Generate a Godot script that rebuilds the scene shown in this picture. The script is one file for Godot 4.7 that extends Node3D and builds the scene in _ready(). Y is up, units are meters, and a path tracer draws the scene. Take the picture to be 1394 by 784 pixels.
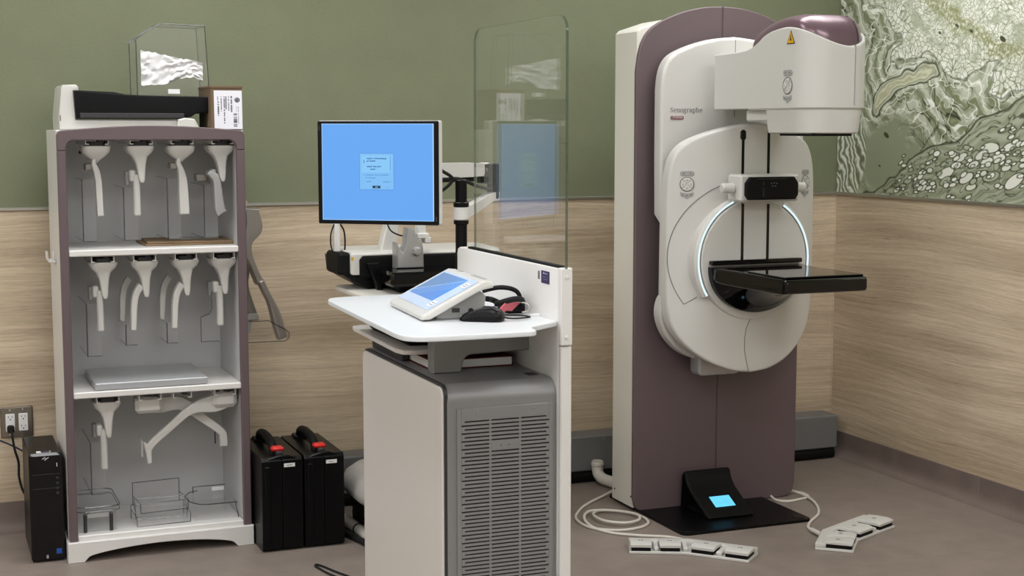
extends Node3D

var M := {}
var org := {}
var names := {}
var rng := RandomNumberGenerator.new()

# ---------------------------------------------------------------- triangle collector
class Soup:
	var v := PackedVector3Array()
	var xf := Transform3D()

	func t(a: Vector3, b: Vector3, c: Vector3) -> void:
		v.append(xf * a)
		v.append(xf * b)
		v.append(xf * c)

	func q(a: Vector3, b: Vector3, c: Vector3, d: Vector3) -> void:
		t(a, b, c)
		t(a, c, d)

	# box with chamfered edges
	func box(c: Vector3, s: Vector3, bev := 0.0) -> Soup:
		var h := s * 0.5
		var b: float = minf(bev, minf(h.x, minf(h.y, h.z)) * 0.95)
		if b <= 0.0:
			for ax in 3:
				for sg in [-1.0, 1.0]:
					var n := Vector3.ZERO
					n[ax] = sg
					var u := Vector3.ZERO
					u[(ax + 1) % 3] = sg
					var w := Vector3.ZERO
					w[(ax + 2) % 3] = 1.0
					q(c + h * (n - u - w), c + h * (n + u - w), c + h * (n + u + w), c + h * (n - u + w))
			return self
		var i := h - Vector3.ONE * b
		for ax in 3:
			var a1: int = (ax + 1) % 3
			var a2: int = (ax + 2) % 3
			for sg in [-1.0, 1.0]:
				var p := []
				for k in [[-1, -1], [1, -1], [1, 1], [-1, 1]]:
					var e := Vector3.ZERO
					e[ax] = sg * h[ax]
					e[a1] = k[0] * i[a1]
					e[a2] = k[1] * i[a2]
					p.append(c + e)
				if sg > 0:
					q(p[0], p[1], p[2], p[3])
				else:
					q(p[3], p[2], p[1], p[0])
			# edges along axis ax
			for s1 in [-1.0, 1.0]:
				for s2 in [-1.0, 1.0]:
					var A := Vector3.ZERO
					A[a1] = s1 * h[a1]
					A[a2] = s2 * i[a2]
					var B := Vector3.ZERO
					B[a1] = s1 * i[a1]
					B[a2] = s2 * h[a2]
					var d := Vector3.ZERO
					d[ax] = i[ax]
					if s1 * s2 > 0:
						q(c + A - d, c + B - d, c + B + d, c + A + d)
					else:
						q(c + B - d, c + A - d, c + A + d, c + B + d)
		for sx in [-1.0, 1.0]:
			for sy in [-1.0, 1.0]:
				for sz in [-1.0, 1.0]:
					var X := c + Vector3(sx * h.x, sy * i.y, sz * i.z)
					var Y := c + Vector3(sx * i.x, sy * h.y, sz * i.z)
					var Z := c + Vector3(sx * i.x, sy * i.y, sz * h.z)
					if sx * sy * sz > 0:
						t(X, Y, Z)
					else:
						t(X, Z, Y)
		return self

	func bx(x0: float, x1: float, y0: float, y1: float, z0: float, z1: float, bev := 0.0) -> Soup:
		return box(Vector3((x0 + x1) / 2, (y0 + y1) / 2, (z0 + z1) / 2), Vector3(absf(x1 - x0), absf(y1 - y0), absf(z1 - z0)), bev)

	# rings of equal length, counted so that going along the ring then to the next ring faces out
	func rings(rs: Array, cap0 := true, cap1 := true, closed := true) -> Soup:
		var n: int = rs[0].size()
		for k in rs.size() - 1:
			var a: PackedVector3Array = rs[k]
			var b: PackedVector3Array = rs[k + 1]
			for j in (n if closed else n - 1):
				var j2: int = (j + 1) % n
				q(a[j], a[j2], b[j2], b[j])
		if cap0:
			fan(rs[0], true)
		if cap1:
			fan(rs[rs.size() - 1], false)
		return self

	func fan(r: PackedVector3Array, flip: bool) -> void:
		var c := Vector3.ZERO
		for p in r:
			c += p
		c /= r.size()
		for j in r.size():
			var a := r[j]
			var b := r[(j + 1) % r.size()]
			if flip:
				t(c, b, a)
			else:
				t(c, a, b)

	# polygon pts (2D, in plane o + x*ux + y*uy) pushed along ux cross uy by depth, chamfered ends
	func prism(pts: PackedVector2Array, o: Vector3, ux: Vector3, uy: Vector3, depth: float, bev := 0.0, steps := 1) -> Soup:
		var p := pts.duplicate()
		var area := 0.0
		for i in p.size():
			area += p[i].cross(p[(i + 1) % p.size()])
		if area < 0:
			p.reverse()
		var uz := ux.cross(uy).normalized()
		var ins := []
		var n := p.size()
		for i in n:
			var e0 := (p[i] - p[(i + n - 1) % n]).normalized()
			var e1 := (p[(i + 1) % n] - p[i]).normalized()
			var n0 := Vector2(-e0.y, e0.x)
			var n1 := Vector2(-e1.y, e1.x)
			var m := n0 + n1
			var l := m.length()
			if l < 0.01:
				m = n0
			else:
				m = m / l
			ins.append(m / maxf(m.dot(n0), 0.5))
		var rs := []
		var lv := []
		if bev > 0:
			for k in steps + 1:
				var a: float = PI / 2 * k / steps
				lv.append([bev * (1 - sin(a)), bev * (1 - cos(a))])
			var rest := []
			for k in lv:
				rest.append([k[0], depth - k[1]])
			rest.reverse()
			lv.append_array(rest)
		else:
			lv = [[0.0, 0.0], [0.0, depth]]
		for k in lv:
			var r := PackedVector3Array()
			for i in n:
				var w: Vector2 = p[i] + ins[i] * k[0]
				r.append(o + ux * w.x + uy * w.y + uz * k[1])
			rs.append(r)
		rings(rs, false, false)
		var p2 := PackedVector2Array()
		for i in n:
			p2.append(p[i] + ins[i] * lv[0][0])
		var tr := Geometry2D.triangulate_polygon(p2)
		var r0: PackedVector3Array = rs[0]
		var r1: PackedVector3Array = rs[rs.size() - 1]
		for k in range(0, tr.size(), 3):
			var a := tr[k]
			var b := tr[k + 1]
			var c := tr[k + 2]
			if (p2[b] - p2[a]).cross(p2[c] - p2[a]) < 0:
				var h := b
				b = c
				c = h
			t(r1[a], r1[b], r1[c])
			t(r0[a], r0[c], r0[b])
		return self

	func tube(path: PackedVector3Array, r: float, seg := 10, taper := []) -> Soup:
		var rs := []
		var up := Vector3.UP
		var last := Vector3.ZERO
		for i in path.size():
			var d := (path[mini(i + 1, path.size() - 1)] - path[maxi(i - 1, 0)]).normalized()
			if i == 0:
				up = Vector3.RIGHT if absf(d.y) > 0.9 else Vector3.UP
			var sx := d.cross(up).normalized()
			up = sx.cross(d).normalized()
			var rr: float = r * (taper[i] if taper.size() > i else 1.0)
			var ring := PackedVector3Array()
			for k in seg:
				var a := TAU * k / seg
				ring.append(path[i] + sx * cos(a) * rr + up * sin(a) * rr)
			rs.append(ring)
			last = d
		# orientation: sx, up, with d = sx x up ... flip so that it faces out
		for k in rs.size():
			rs[k].reverse()
		rings(rs)
		return self

	func cyl(a: Vector3, b: Vector3, r: float, seg := 20, bev := 0.0, r2 := -1.0) -> Soup:
		var d := (b - a)
		var L := d.length()
		d /= L
		var rb := r if r2 < 0 else r2
		if bev <= 0:
			return tube(PackedVector3Array([a, b]), 1.0, seg, [r, rb])
		return tube(PackedVector3Array([a, a + d * bev, b - d * bev, b]), 1.0, seg, [r - bev, r, rb, rb - bev])

	# flat ribbon along a path in the plane of ux, uy; half widths given; thickness along uz
	func ribbon(path: Array, hw: Array, o: Vector3, ux: Vector3, uy: Vector3, th: float, bev := 0.0) -> Soup:
		var L := PackedVector2Array()
		var R := PackedVector2Array()
		for i in path.size():
			var a: Vector2 = path[maxi(i - 1, 0)]
			var b: Vector2 = path[mini(i + 1, path.size() - 1)]
			var d := (b - a).normalized()
			var n := Vector2(-d.y, d.x)
			L.append(path[i] + n * hw[i])
			R.append(path[i] - n * hw[i])
		R.reverse()
		L.append_array(R)
		return prism(L, o, ux, uy, th, bev, 2)

	func mesh(off := Vector3.ZERO, sc := 1.0, angle := 38.0) -> ArrayMesh:
		var n := v.size()
		var fn := PackedVector3Array()
		fn.resize(n / 3)
		var at := {}
		for i in n / 3:
			fn[i] = (v[i * 3 + 1] - v[i * 3]).cross(v[i * 3 + 2] - v[i * 3])
			for k in 3:
				var key := Vector3i((v[i * 3 + k] * 20000.0).round())
				if at.has(key):
					at[key].append(i)
				else:
					at[key] = [i]
		var lim := cos(deg_to_rad(angle))
		var vo := PackedVector3Array()
		var no := PackedVector3Array()
		vo.resize(n)
		no.resize(n)
		for i in n / 3:
			var me := fn[i].normalized()
			for k in 3:
				var w := Vector3.ZERO
				for j in at[Vector3i((v[i * 3 + k] * 20000.0).round())]:
					if fn[j].normalized().dot(me) > lim:
						w += fn[j]
				var slot: int = i * 3 + [0, 2, 1][k]
				vo[slot] = (v[i * 3 + k] - off) * sc
				no[slot] = w.normalized() if w.length() > 0 else Vector3.UP
		var arr := []
		arr.resize(Mesh.ARRAY_MAX)
		arr[Mesh.ARRAY_VERTEX] = vo
		arr[Mesh.ARRAY_NORMAL] = no
		var m := ArrayMesh.new()
		m.add_surface_from_arrays(Mesh.PRIMITIVE_TRIANGLES, arr)
		return m


func S() -> Soup:
	return Soup.new()


func rrect(w: float, h: float, r: float, n := 6, c := Vector2.ZERO) -> PackedVector2Array:
	var out := PackedVector2Array()
	for k in [[1, 1, 0], [-1, 1, 1], [-1, -1, 2], [1, -1, 3]]:
		for i in n + 1:
			var a: float = PI / 2 * (k[2] + float(i) / n)
			out.append(c + Vector2(k[0] * (w / 2 - r), k[1] * (h / 2 - r)) + Vector2(cos(a), sin(a)) * r)
	return out


# smooth closed or open curve through points
func spline2(pts: Array, per := 5, closed := false) -> PackedVector2Array:
	var out := PackedVector2Array()
	var n := pts.size()
	for i in (n if closed else n - 1):
		var p0: Vector2 = pts[(i + n - 1) % n] if closed or i > 0 else pts[0]
		var p1: Vector2 = pts[i]
		var p2: Vector2 = pts[(i + 1) % n]
		var p3: Vector2 = pts[(i + 2) % n] if closed or i + 2 < n else pts[n - 1]
		for k in per:
			out.append(p1.cubic_interpolate(p2, p0, p3, float(k) / per))
	if not closed:
		out.append(pts[n - 1])
	return out


func spline3(pts: Array, per := 6) -> PackedVector3Array:
	var out := PackedVector3Array()
	var n := pts.size()
	for i in n - 1:
		var p0: Vector3 = pts[maxi(i - 1, 0)]
		var p3: Vector3 = pts[mini(i + 2, n - 1)]
		for k in per:
			out.append((pts[i] as Vector3).cubic_interpolate(pts[i + 1], p0, p3, float(k) / per))
	out.append(pts[n - 1])
	return out


func numbered(called: String) -> String:
	if not names.has(called):
		names[called] = 0
		return called
	names[called] += 1
	return "%s_%03d" % [called, names[called]]


func thing(called: String, label: String, category: String, at := Vector3.ZERO, group := "") -> Node3D:
	var o := Node3D.new()
	o.name = numbered(called)
	add_child(o)
	o.position = at
	org[o] = at
	o.set_meta("label", label)
	o.set_meta("category", category)
	if group:
		o.set_meta("group", group)
	return o


# a part built in world coordinates (or in the thing's own axes when its origin is set to zero)
func part(parent: Node3D, called: String, s: Soup, m: Material, label := "", angle := 38.0) -> MeshInstance3D:
	var o := MeshInstance3D.new()
	o.name = called
	o.mesh = s.mesh(org[parent], 1.0, angle)
	o.material_override = m
	parent.add_child(o, true)
	org[o] = org[parent]
	if label:
		o.set_meta("label", label)
	return o


func local(o: Node3D) -> Node3D:
	org[o] = Vector3.ZERO
	return o


func single(called: String, label: String, category: String, s: Soup, m: Material, at: Vector3, group := "") -> MeshInstance3D:
	var o := MeshInstance3D.new()
	o.name = numbered(called)
	o.mesh = s.mesh(at)
	o.material_override = m
	add_child(o)
	o.position = at
	org[o] = at
	o.set_meta("label", label)
	o.set_meta("category", category)
	if group:
		o.set_meta("group", group)
	return o


func struct(called: String, s: Soup, m: Material, label := "", parent: Node3D = null) -> MeshInstance3D:
	var o := MeshInstance3D.new()
	o.name = called
	o.mesh = s.mesh()
	o.material_override = m
	(parent if parent else self).add_child(o, true)
	org[o] = Vector3.ZERO
	if parent == null:
		o.set_meta("kind", "structure")
	if label:
		o.set_meta("label", label)
	return o


# thin printed sheet with UV 0..1 over its face; o = top left corner, ux to the right, uy downwards
func sheet(parent: Node3D, called: String, o: Vector3, ux: Vector3, uy: Vector3, m: Material, th := 0.0006, label := "") -> MeshInstance3D:
	var n := uy.cross(ux).normalized() * th
	var off: Vector3 = org[parent] if parent else Vector3.ZERO
	var st := SurfaceTool.new()
	st.begin(Mesh.PRIMITIVE_TRIANGLES)
	var f := [o + n, o + ux + n, o + ux + uy + n, o + uy + n]
	var uv := [Vector2(0, 0), Vector2(1, 0), Vector2(1, 1), Vector2(0, 1)]
	st.set_normal(n.normalized())
	for k in [0, 1, 2, 0, 2, 3]:
		st.set_uv(uv[k])
		st.add_vertex(f[k] - off)
	var b := [o, o + ux, o + ux + uy, o + uy]
	for k in 4:
		var k2: int = (k + 1) % 4
		var sn: Vector3 = (b[k] - b[k2]).cross(n).normalized()
		st.set_normal(sn)
		for w in [[b[k2], k2], [b[k], k], [f[k], k], [b[k2], k2], [f[k], k], [f[k2], k2]]:
			st.set_uv(uv[w[1]])
			st.add_vertex(w[0] - off)
	var mi := MeshInstance3D.new()
	mi.name = called
	mi.mesh = st.commit()
	mi.material_override = m
	(parent if parent else self).add_child(mi, true)
	org[mi] = off
	if label:
		mi.set_meta("label", label)
	return mi


func letters(parent: Node3D, called: String, txt: String, o: Vector3, ux: Vector3, uy: Vector3, size: float, m: Material, serif := false) -> MeshInstance3D:
	var t := TextMesh.new()
	t.text = txt
	var f := SystemFont.new()
	f.font_names = PackedStringArray(["Droid Serif" if serif else "Droid Sans"])
	t.font = f
	t.font_size = 64
	t.pixel_size = size / 64.0
	t.depth = 0.001
	t.curve_step = 1.0
	t.horizontal_alignment = HORIZONTAL_ALIGNMENT_LEFT
	t.vertical_alignment = VERTICAL_ALIGNMENT_BOTTOM
	var mi := MeshInstance3D.new()
	mi.name = called
	mi.mesh = t
	mi.material_override = m
	parent.add_child(mi, true)
	mi.transform = Transform3D(Basis(ux, uy, ux.cross(uy)), o - org[parent])
	return mi


# ---------------------------------------------------------------- materials
func mat(key: String, c: Color, rough := 0.6, metal := 0.0, spec := 0.5) -> StandardMaterial3D:
	var m := StandardMaterial3D.new()
	m.resource_name = key
	m.albedo_color = c
	m.roughness = rough
	m.metallic = metal
	m.metallic_specular = spec
	M[key] = m
	return m


func pane(key: String, c: Color, alpha: float, rough := 0.03) -> StandardMaterial3D:
	var m := mat(key, Color(c.r, c.g, c.b, alpha), rough)
	m.transparency = BaseMaterial3D.TRANSPARENCY_ALPHA
	m.cull_mode = BaseMaterial3D.CULL_DISABLED
	return m


func glow(key: String, c: Color, e: float) -> StandardMaterial3D:
	var m := mat(key, Color(0.05, 0.05, 0.05), 0.3)
	m.emission_enabled = true
	m.emission = c
	m.emission_energy_multiplier = e
	return m


func noise(sd: int, freq: float, oct := 3, kind := FastNoiseLite.TYPE_SIMPLEX_SMOOTH) -> FastNoiseLite:
	var n := FastNoiseLite.new()
	n.seed = sd
	n.noise_type = kind
	n.frequency = freq
	n.fractal_octaves = oct
	if oct < 2:
		n.fractal_type = FastNoiseLite.FRACTAL_NONE
	return n


func speckle(key: String, base: Color, amp: float, freq: float, scale: float, rough: float, relief := 0.0, spec := 0.5) -> StandardMaterial3D:
	var im := Image.create(256, 256, false, Image.FORMAT_RGB8)
	var n1 := noise(3, freq, 2)
	var n2 := noise(9, 0.012, 3)
	var r := RandomNumberGenerator.new()
	r.seed = 5
	for y in 256:
		for x in 256:
			var k: float = 1.0 + amp * (0.6 * n1.get_noise_2d(x, y) + 0.5 * n2.get_noise_2d(x, y) + 0.5 * (r.randf() - 0.5))
			im.set_pixel(x, y, Color(base.r * k, base.g * k, base.b * k))
	var m := mat(key, Color.WHITE, rough, 0.0, spec)
	m.albedo_texture = ImageTexture.create_from_image(im)
	m.uv1_triplanar = true
	m.uv1_world_triplanar = true
	m.uv1_scale = Vector3.ONE * scale
	if relief > 0:
		m.heightmap_enabled = true
		m.heightmap_texture = m.albedo_texture
		m.heightmap_scale = relief
	return m


func wood_texture() -> ImageTexture:
	var W := 2048
	var H := 680
	var im := Image.create(W, H, false, Image.FORMAT_RGB8)
	var a := noise(11, 1.0, 3)
	var b := noise(12, 1.0, 2)
	var c := noise(13, 1.0, 1)
	var d := noise(14, 1.0, 2)
	var lo := Color(0.625, 0.555, 0.465)
	var hi := Color(0.865, 0.80, 0.70)
	for y in H:
		for x in W:
			var fx := 2.6 * float(x) / W
			var fy := float(y) / H
			# the wandering of the grain: a slow warp of the height across the panel
			var wy: float = fy + 0.016 * c.get_noise_2d(fx * 1.5, fy * 3.0) + 0.0022 * c.get_noise_2d(fx * 6.0 + 40.0, fy * 22.0)
			var g: float = 0.42 * a.get_noise_2d(fx * 1.8, wy * 40.0) + 0.42 * b.get_noise_2d(fx * 4.0 + 70.0, wy * 130.0) + 0.34 * d.get_noise_2d(fx * 22.0, wy * 300.0)
			var line: float = b.get_noise_2d(fx * 1.6 + 20.0, wy * 64.0)
			var streak: float = clampf(1.0 - absf(line) * 9.0, 0.0, 1.0) * clampf(0.5 + 1.4 * a.get_noise_2d(fx * 2.0 + 9.0, wy * 9.0), 0.0, 1.0)
			var k: float = clampf(0.60 + 0.5 * g + 0.28 * c.get_noise_2d(fx * 1.2 + 5.0, wy * 7.0) - 0.28 * streak, 0.0, 1.0)
			im.set_pixel(x, y, lo.lerp(hi, k))
	return ImageTexture.create_from_image(im)


func mural_texture() -> ImageTexture:
	# covers 1.60 m (z 0 to 1.60) by 1.05 m (y 1.2155 to 2.2655) of the right wall
	var W := 1120
	var H := 735
	var im := Image.create(W, H, false, Image.FORMAT_RGB8)
	# lower edge of the pale crackled sheet, then the dark line under the flowing bands
	var ca := spline2([Vector2(-0.54, 1.284), Vector2(0.138, 0.925), Vector2(0.219, 0.85), Vector2(0.345, 0.784), Vector2(0.436, 0.69), Vector2(0.431, 0.635), Vector2(0.353, 0.599), Vector2(0.383, 0.563), Vector2(0.509, 0.581), Vector2(0.597, 0.591), Vector2(0.683, 0.567), Vector2(0.753, 0.508), Vector2(0.853, 0.47), Vector2(0.924, 0.486), Vector2(0.991, 0.55), Vector2(1.029, 0.559), Vector2(1.067, 0.542), Vector2(1.037, 0.482), Vector2(1.031, 0.436), Vector2(1.104, 0.422), Vector2(1.22, 0.417), Vector2(1.442, 0.422), Vector2(1.8, 0.45)], 3)
	var cb := spline2([Vector2(1.8, 0.47), Vector2(1.441, 0.432), Vector2(1.221, 0.387), Vector2(1.077, 0.359), Vector2(0.979, 0.325), Vector2(0.848, 0.256), Vector2(0.701, 0.212), Vector2(0.581, 0.192), Vector2(0.512, 0.137), Vector2(0.35, 0.048), Vector2(0.198, -0.01), Vector2(0.1, -0.1)], 3)
	var cc := spline2([Vector2(0.298, 0.357), Vector2(0.39, 0.412), Vector2(0.514, 0.476), Vector2(0.652, 0.504), Vector2(0.693, 0.541), Vector2(0.65, 0.558), Vector2(0.511, 0.547), Vector2(0.403, 0.512), Vector2(0.313, 0.458), Vector2(0.258, 0.391)], 3, true)
	var cd := spline2([Vector2(0.874, 0.214), Vector2(0.764, 0.299), Vector2(0.696, 0.309), Vector2(0.706, 0.278), Vector2(0.58, 0.2)], 4)
	var pa := ca.duplicate()
	pa.append_array(PackedVector2Array([Vector2(1.8, 1.6), Vector2(-0.54, 1.6)]))
	var pb := cb.duplicate()
	pb.append_array(PackedVector2Array([Vector2(0.1, -0.4), Vector2(1.8, -0.4)]))
	# coarse fields of signed distance, read between their nodes below
	var gw := 181
	var gh := 121
	var fa := PackedFloat32Array()
	var fb := PackedFloat32Array()
	var fc := PackedFloat32Array()
	var fd := PackedFloat32Array()
	for j in gh:
		for i in gw:
			var p := Vector2(-0.1 + 1.8 * i / (gw - 1), -0.1 + 1.25 * j / (gh - 1))
			var best := [9.0, 9.0, 9.0, 9.0]
			var cs := [ca, cb, cc, cd]
			for k in 4:
				var c: PackedVector2Array = cs[k]
				for n in c.size() - 1:
					var e := c[n + 1] - c[n]
					var h := clampf((p - c[n]).dot(e) / e.length_squared(), 0.0, 1.0)
					var d := p.distance_to(c[n] + e * h)
					if d < best[k]:
						best[k] = d
			fa.append(best[0] if Geometry2D.is_point_in_polygon(p, pa) else -best[0])
			fb.append(best[1] if Geometry2D.is_point_in_polygon(p, pb) else -best[1])
			fc.append(-best[2] if Geometry2D.is_point_in_polygon(p, cc) else best[2])
			fd.append(best[3])
	var w1 := noise(21, 1.0, 2)
	var w2 := noise(22, 1.0, 2)
	var fine := noise(23, 1.0, 3)
	var cell := noise(24, 1.0, 1, FastNoiseLite.TYPE_CELLULAR)
	cell.cellular_return_type = FastNoiseLite.RETURN_DISTANCE2_SUB
	cell.cellular_jitter = 1.0
	var dark := Color(0.20, 0.23, 0.16)
	var olive := Color(0.44, 0.47, 0.34)
	var sage := Color(0.575, 0.60, 0.50)
	var pale := Color(0.80, 0.82, 0.75)
	var white := Color(0.95, 0.955, 0.92)
	var seam := PackedVector2Array([Vector2(0.45, 1.05), Vector2(0.671, 0.814), Vector2(0.81, 0.70), Vector2(0.954, 0.659), Vector2(1.064, 0.603), Vector2(1.25, 0.55), Vector2(1.6, 0.5)])
	for py in H:
		for pxl in W:
			var s: float = 1.60 * pxl / W
			var t: float = 1.05 * (1.0 - float(py) / H)
			var q1: float = w1.get_noise_2d(s * 5.0, t * 6.0)
			var q2: float = w2.get_noise_2d(s * 5.0 + 9.0, t * 6.0)
			var ax: float = s + 0.034 * q1
			var ay: float = t + 0.030 * q2
			var gx: float = clampf((ax + 0.1) / 1.8 * (gw - 1), 0.0, gw - 1.001)
			var gy: float = clampf((ay + 0.1) / 1.25 * (gh - 1), 0.0, gh - 1.001)
			var i0 := int(gx)
			var j0 := int(gy)
			var rx := gx - i0
			var ry := gy - j0
			var k0 := j0 * gw + i0
			var k1 := k0 + gw
			var da: float = lerpf(lerpf(fa[k0], fa[k0 + 1], rx), lerpf(fa[k1], fa[k1 + 1], rx), ry)
			var db: float = lerpf(lerpf(fb[k0], fb[k0 + 1], rx), lerpf(fb[k1], fb[k1 + 1], rx), ry)
			var dc: float = lerpf(lerpf(fc[k0], fc[k0 + 1], rx), lerpf(fc[k1], fc[k1 + 1], rx), ry)
			var dd: float = lerpf(lerpf(fd[k0], fd[k0 + 1], rx), lerpf(fd[k1], fd[k1 + 1], rx), ry)
			var fn: float = fine.get_noise_2d(s * 18.0, t * 18.0)
			var col := sage
			if da > 0.0:
				# pale sheet: a net of cells, coarse along its edge and fine inside
				var near: float = 1.0 - clampf(da / 0.10, 0.0, 1.0)
				var e1: float = cell.get_noise_2d(ax * 34.0, ay * 46.0) + 1.0
				var e2: float = cell.get_noise_2d(ax * 78.0 + 7.0, ay * 90.0) + 1.0
				col = white.lerp(pale, clampf(0.35 + 0.9 * fn, 0.0, 1.0))
				col = col.lerp(olive, (0.9 if near > 0.2 else 0.6) * clampf(1.1 - e1 * 7.0, 0.0, 1.0))
				col = col.lerp(olive, 0.55 * clampf(1.0 - e2 * 4.5, 0.0, 1.0) * (1.0 - near))
				var blot: float = fine.get_noise_2d(s * 7.0 + 3.0, t * 9.0)
				col = col.lerp(pale.lerp(olive, 0.45), clampf(blot * 1.6, 0.0, 0.7) * (1.0 - near))
				var ds := 9.0
				for n in seam.size() - 1:
					var e := seam[n + 1] - seam[n]
					var h := clampf((Vector2(ax, ay) - seam[n]).dot(e) / e.length_squared(), 0.0, 1.0)
					ds = minf(ds, Vector2(ax, ay).distance_to(seam[n] + e * h))
				if ds < 0.05:
					var gk: float = clampf(0.55 + 1.5 * fine.get_noise_2d(s * 46.0, t * 46.0), 0.0, 1.0) * clampf((0.05 - ds) / 0.03, 0.0, 1.0)
					col = col.lerp(Color(0.52, 0.53, 0.34), 0.75 * gk)
				if da < 0.010:
					col = col.lerp(dark, 0.55 * (1.0 - absf(da - 0.004) / 0.006))
			else:
				# bands that follow the curves above and below
				var mixd: float = -da * 0.75 + 0.25 * absf(db)
				var b1: float = sin((mixd + 0.010 * fn) * 128.0 + 2.2 * q1) * 0.5 + 0.5
				var b2: float = sin((mixd + 0.012 * fn) * 340.0 + 5.0 * q2) * 0.5 + 0.5
				var live: float = clampf(1.25 - absf(da) * 1.6, 0.4, 1.0)
				col = sage.lerp(pale, live * 0.85 * b1 * b1)
				col = col.lerp(white, live * 0.55 * pow(b2, 6.0))
				col = col.lerp(olive, live * 0.7 * pow(1.0 - b1, 4.0))
				var vein: float = absf(w1.get_noise_2d(ax * 4.0 + 31.0, mixd * 26.0))
				col = col.lerp(dark, live * 0.9 * clampf(1.1 - vein * 20.0, 0.0, 1.0))
				var vw: float = absf(w2.get_noise_2d(ax * 6.0 + 11.0, ay * 10.0))
				col = col.lerp(white, live * 0.95 * clampf(1.15 - vw * 17.0, 0.0, 1.0))
				if dc < 0.0:
					var rr: float = sin((dc + 0.006 * fn) * 330.0) * 0.5 + 0.5
					col = pale.lerp(sage, rr).lerp(Color(0.86, 0.84, 0.70), 0.5 * clampf(-dc / 0.03, 0.0, 1.0))
				if absf(dc) < 0.006:
					col = col.lerp(dark, 0.85 * (1.0 - absf(dc) / 0.006))
				elif dc < 0.030 and dc > 0.0:
					col = col.lerp(white, 0.6 * (sin(dc * 620.0) * 0.5 + 0.5))
				# quiet sage pool, lower left
				var pool: float = Vector2((ax - 0.37) / 0.22, (ay - 0.17) / 0.20).length() + 0.25 * q1
				col = sage.lerp(col, clampf((pool - 0.72) * 4.0, 0.0, 1.0))
				if dd < 0.007:
					col = col.lerp(dark, 0.9 * (1.0 - dd / 0.007))
				if db > 0.0:
					var v2: float = absf(w2.get_noise_2d((ax * 0.9 + ay * 0.4) * 7.0, (ay - 0.42 * ax) * 26.0))
					col = sage.lerp(pale, 0.5 * (sin(db * 160.0 + 3.0 * q1) * 0.5 + 0.5))
					col = col.lerp(dark, 0.8 * clampf(1.0 - v2 * 9.0, 0.0, 1.0))
				if absf(db) < 0.008:
					col = col.lerp(dark, 0.9 * (1.0 - absf(db) / 0.008))
			# frilled strip beside the corner
			var strip: float = Vector2((s - 0.07 - 0.03 * sin(t * 9.0)) / 0.125, (t - 0.18) / 0.26).length()
			if strip < 1.0:
				var sf: float = sin((s * 1.5 + t * 0.55) * 120.0 + 8.0 * fine.get_noise_2d(s * 7.0, t * 7.0)) * 0.5 + 0.5
				col = col.lerp(sage.lerp(white, sf * sf).lerp(dark, 0.5 * pow(1.0 - sf, 5.0)), 0.9 * clampf((1.0 - strip) * 9.0, 0.0, 1.0))
			im.set_pixel(pxl, py, col)
	# white cells with dark outlines along the lower right
	var r := RandomNumberGenerator.new()
	r.seed = 77
	var cells := []
	for p in [[1.039, 0.214, 0.048], [1.149, 0.218, 0.036], [1.087, 0.173, 0.04], [1.02, 0.160, 0.034], [0.987, 0.184, 0.036], [0.942, 0.145, 0.03], [0.868, 0.172, 0.034], [0.898, 0.212, 0.02], [1.192, 0.143, 0.036], [1.134, 0.137, 0.026], [1.048, 0.101, 0.046], [0.9, 0.089, 0.042], [0.773, 0.107, 0.05], [0.77, 0.073, 0.034], [0.623, 0.041, 0.03], [0.524, 0.065, 0.024], [1.006, 0.113, 0.02], [1.181, 0.087, 0.055], [0.93, 0.055, 0.03], [0.837, 0.139, 0.03], [1.104, 0.284, 0.014], [1.14, 0.3, 0.014], [1.156, 0.278, 0.012], [1.157, 0.256, 0.016], [0.587, 0.051, 0.02], [0.683, 0.043, 0.028], [0.489, 0.044, 0.02], [1.26, 0.19, 0.04], [1.30, 0.13, 0.05], [1.38, 0.2, 0.04], [1.42, 0.12, 0.05], [1.50, 0.18, 0.05]]:
		cells.append([p[0], p[1], p[2], 0.40])
	for k in 150:
		var s: float = r.randf_range(0.44, 1.58)
		var mid: float = 0.03 + 0.20 * (s - 0.44)
		cells.append([s, mid + r.randfn(0.0, 0.05), r.randf_range(0.008, 0.020), r.randf_range(0.35, 0.55)])
	for c in cells:
		var tilt: float = 0.28 + r.randfn(0.0, 0.15)
		var rx: float = c[2]
		var ry: float = c[2] * c[3]
		var fill := white.lerp(pale, r.randf() * 0.6)
		if r.randf() < 0.18:
			fill = sage.lerp(pale, 0.5)
		var cx := int(c[0] / 1.60 * W)
		var cy := int((1.0 - c[1] / 1.05) * H)
		var R := int((rx + 0.009) / 1.60 * W)
		for yy in range(maxi(0, cy - R), mini(H, cy + R)):
			for xx in range(maxi(0, cx - R), mini(W, cx + R)):
				var d := Vector2((xx - cx) * 1.60 / W, (cy - yy) * 1.05 / H).rotated(-tilt)
				var g: float = (Vector2(d.x / rx, d.y / ry).length() - 1.0) * ry
				if g < 0.0:
					im.set_pixel(xx, yy, fill)
				elif g < 0.0055:
					im.set_pixel(xx, yy, im.get_pixel(xx, yy).lerp(dark, 0.9 * (1.0 - g / 0.0055)))
	for k in [[1.088, 0.633, 13.0], [0.902, 0.675, 8.0], [0.814, 0.702, 8.0], [0.707, 0.679, 7.0], [0.365, 0.26, 14.0], [0.322, 0.125, 6.0]]:
		for yy in range(-14, 15):
			for xx in range(-14, 15):
				var d := Vector2(xx, yy).rotated(-0.5)
				if Vector2(d.x / k[2], d.y / (k[2] * 0.5)).length() < 1.0:
					im.set_pixel(int(k[0] / 1.60 * W) + xx, int((1.0 - k[1] / 1.05) * H) + yy, dark.lerp(olive, 0.3))
	return ImageTexture.create_from_image(im)


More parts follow.
